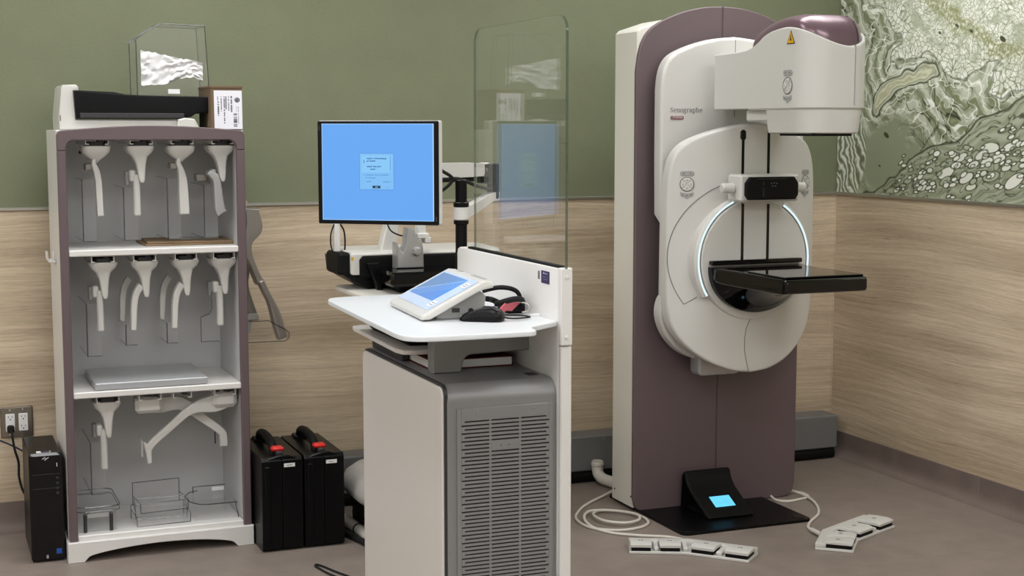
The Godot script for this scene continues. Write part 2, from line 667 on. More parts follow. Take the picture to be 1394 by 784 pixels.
# rows of short dashes standing for print too small to read
func dashes(im: Image, x: int, y: int, w: int, h: int, c: Color, seedv: int) -> void:
	var r := RandomNumberGenerator.new()
	r.seed = seedv
	var at := x
	while at < x + w:
		var l := r.randi_range(2, 5)
		im.fill_rect(Rect2i(at, y + r.randi_range(0, 1), mini(l, x + w - at), h), c)
		at += l + (1 if r.randf() < 0.8 else 4)


func vdashes(im: Image, x: int, y: int, w: int, h: int, c: Color, seedv: int) -> void:
	var r := RandomNumberGenerator.new()
	r.seed = seedv
	var at := y
	while at < y + h:
		var l := r.randi_range(2, 5)
		im.fill_rect(Rect2i(x, at, w, mini(l, y + h - at)), c)
		at += l + (1 if r.randf() < 0.8 else 4)


func print_material(key: String, im: Image, rough := 0.5, emit := 0.0) -> StandardMaterial3D:
	var m := mat(key, Color.WHITE, rough)
	var t := ImageTexture.create_from_image(im)
	m.texture_repeat = false
	if emit > 0:
		m.albedo_color = Color(0.03, 0.03, 0.03)
		m.emission_enabled = true
		m.emission = Color.BLACK
		m.emission_texture = t
		m.emission_energy_multiplier = emit
	else:
		m.albedo_texture = t
	return m


func materials() -> void:
	speckle("green_paint", Color(0.465, 0.485, 0.385), 0.05, 0.3, 1.4, 0.55, 0.0, 0.35)
	speckle("ceiling_white", Color(0.86, 0.86, 0.84), 0.05, 0.4, 1.5, 0.9)
	speckle("wall_cream", Color(0.80, 0.79, 0.75), 0.04, 0.3, 1.4, 0.7)
	speckle("floor_vinyl", Color(0.525, 0.482, 0.45), 0.12, 0.35, 1.9, 0.42, 0.0, 0.35)
	speckle("cove_vinyl", Color(0.47, 0.42, 0.395), 0.12, 0.35, 1.9, 0.45, 0.0, 0.35)
	mat("aluminium", Color(0.72, 0.71, 0.68), 0.32, 0.85)
	mat("steel", Color(0.58, 0.55, 0.51), 0.33, 0.95)
	mat("chrome", Color(0.85, 0.85, 0.85), 0.12, 1.0)
	mat("raceway_grey", Color(0.48, 0.485, 0.485), 0.42, 0.25)
	mat("gloss_black", Color(0.02, 0.02, 0.024), 0.07, 0.0, 0.42)
	mat("satin_black", Color(0.02, 0.02, 0.028), 0.36, 0.0, 0.32)
	mat("matt_black", Color(0.045, 0.045, 0.047), 0.6, 0.0, 0.3)
	mat("rubber", Color(0.03, 0.03, 0.03), 0.8)
	mat("dark_grey", Color(0.17, 0.17, 0.175), 0.5)
	mat("white_shell", Color(0.80, 0.795, 0.775), 0.33)
	mat("warm_white", Color(0.87, 0.86, 0.82), 0.38)
	mat("cover_grey", Color(0.66, 0.65, 0.63), 0.4)
	mat("paddle_white", Color(0.80, 0.795, 0.775), 0.4)
	mat("cabinet_white", Color(0.85, 0.845, 0.83), 0.35)
	mat("panel_white", Color(0.915, 0.91, 0.90), 0.35)
	mat("cabinet_lining", Color(0.73, 0.73, 0.73), 0.35)
	mat("desk_white", Color(0.86, 0.875, 0.885), 0.3)
	mat("console_side", Color(0.83, 0.81, 0.79), 0.35)
	mat("console_grey", Color(0.54, 0.54, 0.54), 0.42, 0.3)
	mat("mauve", Color(0.375, 0.318, 0.328), 0.48)
	mat("mauve_pearl", Color(0.47, 0.385, 0.415), 0.28, 0.35)
	mat("mauve_seam", Color(0.30, 0.24, 0.25), 0.5)
	mat("cap_line", Color(0.2, 0.15, 0.17), 0.5)
	mat("metal_grey", Color(0.58, 0.56, 0.54), 0.30, 0.65)
	mat("bracket_silver", Color(0.68, 0.68, 0.68), 0.35, 0.55)
	mat("red", Color(0.80, 0.11, 0.09), 0.4)
	mat("pink_ribbon", Color(0.86, 0.42, 0.46), 0.5)
	mat("dark_red", Color(0.36, 0.03, 0.05), 0.45)
	mat("paper", Color(0.90, 0.90, 0.90), 0.7)
	mat("kraft", Color(0.55, 0.46, 0.345), 0.75)
	mat("cardboard", Color(0.42, 0.345, 0.26), 0.8)
	mat("cable_white", Color(0.82, 0.80, 0.76), 0.45)
	mat("cable_blue", Color(0.10, 0.11, 0.22), 0.45)
	mat("yellow", Color(0.85, 0.66, 0.08), 0.45)
	mat("ink", Color(0.08, 0.08, 0.08), 0.6)
	mat("ink_grey", Color(0.42, 0.40, 0.40), 0.6)
	mat("tag_mauve", Color(0.52, 0.36, 0.39), 0.5)
	mat("sticker_purple", Color(0.17, 0.14, 0.30), 0.4)
	mat("sticker_blue", Color(0.08, 0.30, 0.62), 0.4)
	mat("button_grey", Color(0.62, 0.62, 0.61), 0.45)
	pane("clear_plastic", Color(0.80, 0.82, 0.84), 0.015).metallic_specular = 0.36
	pane("painted_rim_shade", Color(0.20, 0.21, 0.24), 0.62, 0.1)  # dark edges painted in, standing for light trapped inside the plastic
	pane("shield_glass", Color(0.62, 0.72, 0.64), 0.012, 0.0).metallic_specular = 0.42
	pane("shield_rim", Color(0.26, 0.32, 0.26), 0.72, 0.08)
	pane("smoke_plastic", Color(0.66, 0.68, 0.70), 0.55, 0.15)
	var w := wood_texture()
	for k in ["wood_back", "wood_right"]:
		var m := mat(k, Color.WHITE, 0.45, 0.0, 0.35)
		m.albedo_texture = w
		m.uv1_triplanar = true
		m.uv1_world_triplanar = true
		m.uv1_triplanar_sharpness = 8.0
		m.uv1_scale = Vector3(0.21, 0.83, 0.21)
		m.uv1_offset = Vector3(0.17, 0.0, 0.0)
		if k == "wood_right":
			m.uv1_offset = Vector3(0.0, 0.0, 0.62)
	var mm := mat("mural_print", Color.WHITE, 0.3, 0.0, 0.4)
	mm.albedo_texture = mural_texture()


# ---------------------------------------------------------------- the room
const XR := 3.938
const XL := -4.4
const ZF := 7.6
const HC := 2.75
const RAIL := 1.202


func troffer(x: float, z: float, label: String, energy: float) -> void:
	var t := thing("ceiling_light", label, "light", Vector3(x, HC, z), "recessed ceiling panels")
	var f := S()
	f.bx(x - 0.62, x + 0.62, HC - 0.012, HC, z - 0.32, z - 0.29, 0.003)
	f.bx(x - 0.62, x + 0.62, HC - 0.012, HC, z + 0.29, z + 0.32, 0.003)
	f.bx(x - 0.62, x - 0.59, HC - 0.012, HC, z - 0.29, z + 0.29, 0.003)
	f.bx(x + 0.59, x + 0.62, HC - 0.012, HC, z - 0.29, z + 0.29, 0.003)
	part(t, "frame", f, M.cabinet_white)
	part(t, "diffuser", S().bx(x - 0.59, x + 0.59, HC - 0.006, HC, z - 0.29, z + 0.29), M.lamp_diffuser)
	var a := AreaLight3D.new()
	a.name = "panel_light"
	a.area_size = Vector2(1.16, 0.56)
	a.light_energy = energy
	a.light_color = Color(0.955, 0.97, 1.0)
	a.shadow_enabled = true
	a.area_range = 12.0
	a.rotation_degrees = Vector3(-90, 0, 0)
	a.position = Vector3(0, -0.016, 0)
	t.add_child(a)


func room() -> void:
	struct("floor", S().bx(XL - 0.1, XR + 0.1, -0.1, 0.0, -0.1, ZF + 0.1), M.floor_vinyl, "taupe vinyl floor")
	struct("ceiling", S().bx(XL - 0.1, XR + 0.1, HC, HC + 0.1, -0.1, ZF + 0.1), M.ceiling_white)
	var back := struct("wall_back", S().bx(XL - 0.1, XR + 0.1, 0, HC, -0.12, -0.006), M.green_paint, "sage green painted wall above light wood laminate panels")
	var right := struct("wall_right", S().bx(XR + 0.006, XR + 0.12, 0, HC, -0.006, ZF + 0.1), M.green_paint, "wall with a marbled green mural above light wood laminate")
	struct("wall_left", S().bx(XL - 0.1, XL, 0, HC, -0.006, ZF), M.wall_cream)
	struct("wall_front", S().bx(XL - 0.1, XR + 0.1, 0, HC, ZF, ZF + 0.1), M.wall_cream)
	# laminate panels
	struct("wood_panel", S().bx(XL, -0.813, 0.1, RAIL, -0.006, 0.0, 0.001), M.wood_back, "", back)
	struct("panel_joint", S().bx(-0.817, -0.803, 0.1, RAIL, -0.004, 0.0025, 0.001), M.aluminium, "", back)
	struct("wood_panel", S().bx(-0.807, 2.826, 0.1, RAIL, -0.006, 0.0, 0.001), M.wood_back, "", back)
	struct("wood_panel", S().bx(2.832, XR, 0.1, RAIL, -0.006, 0.0, 0.001), M.wood_back, "", back)
	struct("wood_panel", S().bx(XR, XR + 0.006, 0.1, RAIL, 0.004, 3.2, 0.001), M.wood_right, "", right)
	struct("wood_panel", S().bx(XR, XR + 0.006, 0.1, RAIL, 3.204, ZF, 0.001), M.wood_right, "", right)
	struct("panel_joint", S().bx(2.822, 2.836, 0.1, RAIL, -0.004, 0.0025, 0.001), M.aluminium, "", back)
	struct("corner_trim", S().bx(XR - 0.006, XR, 0.11, RAIL, 0.0, 0.006, 0.001), M.wood_back, "", back)
	# metal rail over the laminate
	struct("trim_1", S().bx(XL, XR, RAIL, RAIL + 0.0135, -0.006, 0.008, 0.0025), M.aluminium, "slim aluminium rail along the back wall")
	struct("trim_2", S().bx(XR - 0.008, XR + 0.006, RAIL, RAIL + 0.0135, 0.008, ZF, 0.0025), M.aluminium, "slim aluminium rail under the mural")
	for k in 3:
		var z0: float = 1.6 * k
		var flip: bool = k % 2 == 1
		var o := Vector3(XR + 0.004, RAIL + 1.0635, z0 + (1.6 if flip else 0.0))
		if not flip:
			sheet(right, "mural_panel", o, Vector3(0, 0, 1.6), Vector3(0, -1.05, 0), M.mural_print, 0.002, "marbled green and white mural print")
	# coved skirting
	var prof := PackedVector2Array([Vector2(0, 0), Vector2(0.055, 0), Vector2(0.036, 0.002), Vector2(0.022, 0.009), Vector2(0.012, 0.021), Vector2(0.0075, 0.038), Vector2(0.006, 0.06), Vector2(0.006, 0.111), Vector2(0, 0.111)])
	struct("baseboard_back", S().prism(prof, Vector3(XR, 0, 0.0), Vector3(0, 0, 1), Vector3.UP, XR - XL), M.cove_vinyl, "dark taupe coved skirting")
	struct("skirting_joint", S().bx(XR - 0.0078, XR - 0.004, 0.03, 0.108, 1.048, 1.052), M.floor_vinyl, "", right)
	struct("baseboard_right", S().prism(prof, Vector3(XR, 0, ZF), Vector3(-1, 0, 0), Vector3.UP, ZF), M.cove_vinyl, "dark taupe coved skirting")


func outlet() -> void:
	var t := thing("wall_outlet", "brushed steel double wall outlet beside the black computer", "outlet", Vector3(0.329, 0.353, 0))
	part(t, "cover_plate", S().prism(rrect(0.116, 0.117, 0.006, 3), Vector3(0.329, 0.413, 0), Vector3.RIGHT, Vector3.UP, 0.006, 0.004), M.steel)
	for sx in [-1, 1]:
		var cx: float = 0.329 + sx * 0.0232
		var f := part(t, "receptacle", S().bx(cx - 0.0165, cx + 0.0165, 0.413 - 0.033, 0.413 + 0.033, 0.004, 0.009, 0.0015), M.paper)
		for sy in [-1, 1]:
			var cy: float = 0.413 + sy * 0.018
			var h := S()
			h.bx(cx - 0.0075, cx - 0.0055, cy, cy + 0.008, 0.0085, 0.0095)
			h.bx(cx + 0.0055, cx + 0.0075, cy + 0.001, cy + 0.007, 0.0085, 0.0095)
			h.cyl(Vector3(cx, cy - 0.006, 0.0085), Vector3(cx, cy - 0.006, 0.0095), 0.0026, 10)
			part(f, "socket_hole", h, M.ink)
		for sy in [-1, 1]:
			part(t, "screw", S().cyl(Vector3(cx, 0.413 + sy * 0.047, 0.005), Vector3(cx, 0.413 + sy * 0.047, 0.008), 0.004, 12, 0.001), M.chrome)
	var c := thing("power_cord", "black power cord plugged into the steel wall outlet", "cord", Vector3(0.306, 0.13, 0.03))
	part(c, "plug", S().bx(0.293, 0.318, 0.379, 0.405, 0.0095, 0.04, 0.005), M.rubber)
	part(c, "cable", S().tube(spline3([Vector3(0.307, 0.388, 0.035), Vector3(0.309, 0.365, 0.06), Vector3(0.315, 0.32, 0.062), Vector3(0.327, 0.27, 0.055), Vector3(0.328, 0.21, 0.05), Vector3(0.345, 0.15, 0.06), Vector3(0.385, 0.13, 0.1)]), 0.0045, 8), M.rubber)
	single("network_cable", "dark blue cable running along the wall to the computer", "cable", S().tube(spline3([Vector3(0.19, 0.39, 0.02), Vector3(0.25, 0.36, 0.025), Vector3(0.30, 0.335, 0.03), Vector3(0.345, 0.31, 0.05), Vector3(0.38, 0.29, 0.10)]), 0.0035, 8), M.cable_blue, Vector3(0.28, 0.30, 0.03))


func raceway() -> void:
	var x0 := 1.30
	var x1 := 3.885
	var t := thing("cable_raceway", "long grey metal cable duct along the foot of the back wall", "cable duct", Vector3(2.6, 0, 0.06))
	part(t, "cover", S().bx(x0, x1, 0.05, 0.202, 0.009, 0.135, 0.006), M.raceway_grey)
	part(t, "base", S().prism(rrect(0.12, 0.05, 0.02, 4, Vector2(0.073, 0.026)), Vector3(x1 - 0.01, 0, 0.003), Vector3(0, 0, 1), Vector3.UP, x1 - x0 - 0.02, 0.004), M.matt_black)  # black strip painted in for the shadowed gap under the duct
	for x in [2.70, 3.83]:
		for y in [0.068, 0.186]:
			part(t, "screw", S().cyl(Vector3(x, y, 0.133), Vector3(x, y, 0.1375), 0.004, 10, 0.001), M.chrome)
	var p := thing("conduit_elbow", "white plastic conduit elbow behind the gantry column", "pipe", Vector3(2.66, 0, 0.3))
	part(p, "pipe", S().tube(spline3([Vector3(2.655, 0.10, 0.165), Vector3(2.655, 0.072, 0.165), Vector3(2.655, 0.045, 0.175), Vector3(2.66, 0.031, 0.205), Vector3(2.675, 0.027, 0.25), Vector3(2.70, 0.027, 0.33), Vector3(2.72, 0.027, 0.42)]), 0.024, 16), M.cable_white)
	part(p, "collar", S().cyl(Vector3(2.655, 0.095, 0.165), Vector3(2.655, 0.078, 0.165), 0.0275, 16, 0.003), M.cable_white)


# ---------------------------------------------------------------- storage cabinet
const CX0 := 0.460
const CX1 := 1.099
const CZ0 := 0.12
const CZ1 := 0.515


func rail_pair(parent: Node3D, x: float, y: float, w := 0.078) -> void:
	var s := S()
	s.bx(x - w / 2, x + w / 2, y - 0.004, y, CZ0 + 0.05, CZ1 - 0.035)
	for sg in [-1.0, 1.0]:
		var e: float = x + sg * w / 2
		s.bx(minf(e, e - sg * 0.003), maxf(e, e - sg * 0.003), y - 0.022, y - 0.002, CZ0 + 0.05, CZ1 - 0.03)
		s.bx(minf(e, e - sg * 0.012), maxf(e, e - sg * 0.012), y - 0.025, y - 0.022, CZ0 + 0.05, CZ1 - 0.03)
	var o := part(parent, "hanging_rail", s, M.cabinet_white)
	part(o, "latch", S().bx(x + w * 0.05, x + w * 0.3, y - 0.018, y - 0.005, CZ1 - 0.09, CZ1 - 0.05, 0.002), M.dark_grey)


func cabinet() -> Node3D:
	var t := thing("storage_cabinet", "tall mauve and white storage cabinet holding rows of hanging paddles", "cabinet", Vector3(0.78, 0, 0.32))
	# plinth with the arched front
	var arch := PackedVector2Array([Vector2(0.453, 0.0), Vector2(0.508, 0.0)])
	arch.append_array(spline2([Vector2(0.508, 0.0), Vector2(0.518, 0.012), Vector2(0.534, 0.022), Vector2(0.60, 0.033), Vector2(0.69, 0.041), Vector2(0.785, 0.044), Vector2(0.88, 0.041), Vector2(0.96, 0.033), Vector2(1.018, 0.022), Vector2(1.034, 0.012), Vector2(1.045, 0.0)], 4))
	arch.remove_at(2)
	arch.append_array(PackedVector2Array([Vector2(1.103, 0.0), Vector2(1.103, 0.072), Vector2(0.453, 0.072)]))
	part(t, "plinth", S().prism(arch, Vector3(0, 0, 0.508), Vector3.RIGHT, Vector3.UP, 0.02, 0.002), M.cabinet_white)
	part(t, "plinth_side", S().bx(0.453, 0.471, 0.0, 0.072, CZ0, 0.508, 0.002), M.cabinet_white)
	part(t, "plinth_side", S().bx(1.085, 1.103, 0.0, 0.072, CZ0, 0.508, 0.002), M.cabinet_white)
	# carcass
	part(t, "side_panel", S().bx(CX0, CX0 + 0.02, 0.072, 1.478, CZ0, CZ1 - 0.022, 0.002), M.cabinet_white)
	part(t, "side_panel", S().bx(CX1 - 0.02, CX1, 0.072, 1.478, CZ0, CZ1 - 0.022, 0.002), M.cabinet_white)
	part(t, "lining", S().bx(CX0 + 0.02, CX0 + 0.028, 0.09, 1.47, CZ0 + 0.012, CZ1 - 0.024), M.cabinet_lining)
	part(t, "lining", S().bx(CX1 - 0.028, CX1 - 0.02, 0.09, 1.47, CZ0 + 0.012, CZ1 - 0.024), M.cabinet_lining)
	part(t, "back_panel", S().bx(CX0 + 0.02, CX1 - 0.02, 0.072, 1.478, CZ0, CZ0 + 0.012), M.cabinet_lining)
	part(t, "top_panel", S().bx(CX0, CX1, 1.475, 1.50, CZ0, CZ1 - 0.022, 0.002), M.cabinet_white)
	# mauve surround with rounded inside corners
	var outer := [Vector2(CX0, 0.072), Vector2(CX0, 1.40), Vector2(CX0 + 0.0015, 1.486), Vector2(CX0 + 0.012, 1.497)]
	var f := S()
	# posts
	f.bx(CX0, CX0 + 0.029, 0.072, 1.43, CZ1 - 0.022, CZ1, 0.003)
	f.bx(CX1 - 0.029, CX1, 0.072, 1.43, CZ1 - 0.022, CZ1, 0.003)
	part(t, "front_frame", f, M.mauve)
	var top := PackedVector2Array()
	for p in [Vector2(CX0, 1.43), Vector2(CX0, 1.482), Vector2(CX0 + 0.004, 1.493), Vector2(CX0 + 0.014, 1.4985)]:
		top.append(p)
	for k in range(1, 12):
		var a := k / 12.0
		top.append(Vector2(lerpf(CX0 + 0.014, CX1 - 0.014, a), 1.4985 + 0.017 * sin(PI * a)))
	for p in [Vector2(CX1 - 0.014, 1.4985), Vector2(CX1 - 0.004, 1.493), Vector2(CX1, 1.482), Vector2(CX1, 1.43)]:
		top.append(p)
	top.append(Vector2(CX1 - 0.029, 1.43))
	for k in 6:
		var a := PI / 2 * k / 5.0
		top.append(Vector2(CX1 - 0.029 - 0.028 * (1 - cos(a)), 1.437 + 0.028 * sin(a)))
	for k in 6:
		var a := PI / 2 * (1.0 - k / 5.0)
		top.append(Vector2(CX0 + 0.029 + 0.028 * (1 - cos(a)), 1.437 + 0.028 * sin(a)))
	top.append(Vector2(CX0 + 0.029, 1.43))
	part(t, "front_frame", S().prism(top, Vector3(0, 0, CZ1 - 0.022), Vector3.RIGHT, Vector3.UP, 0.0225, 0.003), M.mauve)
	# shelves
	for y in [1.090, 0.597]:
		part(t, "shelf", S().bx(CX0 + 0.028, CX1 - 0.028, y - 0.022, y, CZ0 + 0.012, CZ1 - 0.002, 0.003), M.cabinet_white)
	part(t, "shelf", S().bx(CX0 + 0.028, CX1 - 0.028, 0.068, 0.09, CZ0 + 0.012, CZ1 - 0.006, 0.003), M.cabinet_white)
	# rails under top and shelves
	for x in [0.596, 0.745, 0.886, 1.027]:
		rail_pair(t, x, 1.475)
	for x in [0.604, 0.746, 0.889, 1.024]:
		rail_pair(t, x, 1.068)
	for x in [0.607, 0.752, 0.865, 1.018]:
		rail_pair(t, x, 0.575, 0.078 if x != 0.865 else 0.066)
	for p in [Vector2(0.575, 1.418), Vector2(0.93, 1.418), Vector2(0.575, 0.545), Vector2(0.905, 0.53)]:
		part(t, "bolt_hole", S().cyl(Vector3(p.x, p.y, CZ0 + 0.0115), Vector3(p.x, p.y, CZ0 + 0.014), 0.006, 12), M.ink)
	# double hook on the outer left side
	var hk := S()
	hk.tube(spline3([Vector3(0.432, 1.075, 0.31), Vector3(0.434, 1.05, 0.31), Vector3(0.442, 1.041, 0.31), Vector3(0.456, 1.041, 0.31)], 5), 0.0045, 8)
	hk.tube(spline3([Vector3(0.452, 1.078, 0.36), Vector3(0.452, 1.055, 0.36), Vector3(0.452, 1.043, 0.345), Vector3(0.454, 1.041, 0.31)], 5), 0.004, 8)
	hk.bx(0.436, 0.460, 1.035, 1.047, 0.295, 0.36, 0.003)
	part(t, "side_hook", hk, M.cabinet_white, "white double hook on the cabinet side")
	var hr := S()
	hr.tube(spline3([Vector3(1.099, 1.215, 0.34), Vector3(1.118, 1.21, 0.34), Vector3(1.134, 1.215, 0.34), Vector3(1.138, 1.24, 0.34)], 5), 0.004, 8)
	hr.tube(spline3([Vector3(1.099, 1.225, 0.30), Vector3(1.120, 1.225, 0.30), Vector3(1.132, 1.235, 0.30), Vector3(1.128, 1.252, 0.30)], 5), 0.0035, 8)
	part(t, "side_hook", hr, M.chrome, "chrome wire hook")
	return t


# open clear tray standing on edge: plate across x with lips, plus rims painted with the dark look of acrylic edges
func tray(parent: Node3D, x0: float, w: float, y0: float, y1: float, z0: float, z1: float, rim := true) -> void:
	var th := 0.002
	var s := S()
	s.bx(x0, x0 + th, y0, y1, z0, z1)
	s.bx(x0 + th, x0 + w, y0, y0 + th, z0, z1)
	s.bx(x0 + th, x0 + w, y0 + th, y1, z1 - th, z1)
	var o := part(parent, "clear_tray", s, M.clear_plastic, "clear plastic tray")
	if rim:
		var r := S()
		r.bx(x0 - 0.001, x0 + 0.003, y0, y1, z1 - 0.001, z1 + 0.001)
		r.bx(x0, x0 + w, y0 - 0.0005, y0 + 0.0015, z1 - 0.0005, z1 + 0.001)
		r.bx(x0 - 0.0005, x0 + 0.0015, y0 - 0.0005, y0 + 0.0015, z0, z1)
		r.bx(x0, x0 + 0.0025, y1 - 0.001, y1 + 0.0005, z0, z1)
		part(o, "rim", r, M.painted_rim_shade)


func section(w: float, d: float, y: float, cx := 0.0, cz := -0.055) -> PackedVector3Array:
	var out := PackedVector3Array()
	var p := rrect(w, d, minf(w, d) * 0.22, 3)
	p.reverse()
	for q in p:
		out.append(Vector3(cx + q.x, y, cz + q.y))
	return out


# a paddle hanging from a rail; kind 0 has a rounded cup and a curved blade, kind 1 a long tongue and a straight blade
func paddle(x: float, y: float, kind: int, label: String, group: String, z := 0.47) -> Node3D:
	var t := thing("compression_paddle", label, "paddle", Vector3(x, y, z), group)
	local(t)
	var m: Material = M.paddle_white
	var hanger := S().rings([section(0.060, 0.10, -0.001), section(0.060, 0.10, 0.014)])
	part(t, "slide_block", hanger, M.dark_grey)
	if kind == 0 or kind == 4:
		part(t, "mount", S().rings([section(0.012, 0.03, -0.058, 0.0), section(0.03, 0.05, -0.048), section(0.062, 0.075, -0.037), section(0.09, 0.10, -0.022), section(0.096, 0.115, -0.008), section(0.096, 0.115, 0.0)]), m)
		var path := spline2([Vector2(-0.004, -0.046), Vector2(-0.008, -0.062), Vector2(0.0, -0.085), Vector2(0.006, -0.12), Vector2(0.008, -0.18), Vector2(0.010, -0.243)], 5)
		var hw := []
		for i in path.size():
			var a: float = float(i) / (path.size() - 1)
			hw.append(lerpf(0.007, 0.011, smoothstep(0.1, 0.5, a)) if kind == 0 else 0.008 + 0.009 * smoothstep(0.15, 0.85, a))
		part(t, "blade", S().ribbon(Array(path), hw, Vector3(0, 0, -0.06), Vector3.RIGHT, Vector3.UP, 0.035, 0.004), m)
		part(t, "side_clip", S().bx(-0.036, -0.006, -0.085, -0.060, -0.095, -0.045, 0.004), M.metal_grey)
		tray(t, -0.052, 0.046, -0.330, -0.115, -0.29, -0.02)
	else:
		part(t, "mount", S().rings([section(0.012, 0.016, -0.128, 0.004, -0.02), section(0.02, 0.022, -0.115, 0.003, -0.02), section(0.034, 0.05, -0.062, 0.002, -0.04), section(0.05, 0.07, -0.038, 0.0, -0.05), section(0.084, 0.1, -0.022), section(0.096, 0.115, -0.008), section(0.096, 0.115, 0.0)]), m)
		if kind == 3:
			var path := spline2([Vector2(-0.012, -0.088), Vector2(-0.022, -0.10), Vector2(-0.034, -0.125), Vector2(-0.040, -0.165), Vector2(-0.042, -0.21), Vector2(-0.044, -0.245)], 5)
			var hw := []
			for i in path.size():
				var a: float = float(i) / (path.size() - 1)
				hw.append(lerpf(0.013, 0.009, a))
			part(t, "blade", S().ribbon(Array(path), hw, Vector3(0, 0, -0.05), Vector3.RIGHT, Vector3.UP, 0.035, 0.004), m)
			part(t, "rear_blade", S().ribbon(Array(path), hw, Vector3(-0.018, 0.012, -0.20), Vector3.RIGHT, Vector3.UP, 0.02, 0.004), m)
			tray(t, -0.072, 0.04, -0.298, -0.225, -0.18, -0.02)
		else:
			part(t, "blade", S().bx(-0.024, -0.002, -0.245, -0.10, -0.055, -0.025, 0.0045), m)
			part(t, "blade_root", S().bx(-0.036, -0.016, -0.125, -0.085, -0.07, -0.03, 0.004), m)
			part(t, "side_clip", S().bx(-0.045, -0.030, -0.14, -0.09, -0.12, -0.08, 0.003), M.bracket_silver)
			if kind == 1:
				tray(t, -0.062, 0.05, -0.33, -0.145, -0.29, -0.02)
			elif kind == 2:
				# stepped clear plate
				var pl := PackedVector2Array([Vector2(-0.085, -0.30), Vector2(-0.02, -0.30), Vector2(-0.02, -0.12), Vector2(-0.045, -0.12), Vector2(-0.045, -0.18), Vector2(-0.055, -0.20), Vector2(-0.085, -0.21)])
				var o := part(t, "clear_plate", S().prism(pl, Vector3(0, 0, -0.026), Vector3.RIGHT, Vector3.UP, 0.003), M.clear_plastic, "stepped clear plate")
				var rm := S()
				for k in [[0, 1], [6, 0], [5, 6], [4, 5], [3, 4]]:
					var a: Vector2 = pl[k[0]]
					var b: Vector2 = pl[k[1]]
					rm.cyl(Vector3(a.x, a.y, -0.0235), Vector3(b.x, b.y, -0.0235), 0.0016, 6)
				part(o, "rim", rm, M.painted_rim_shade)
	return t


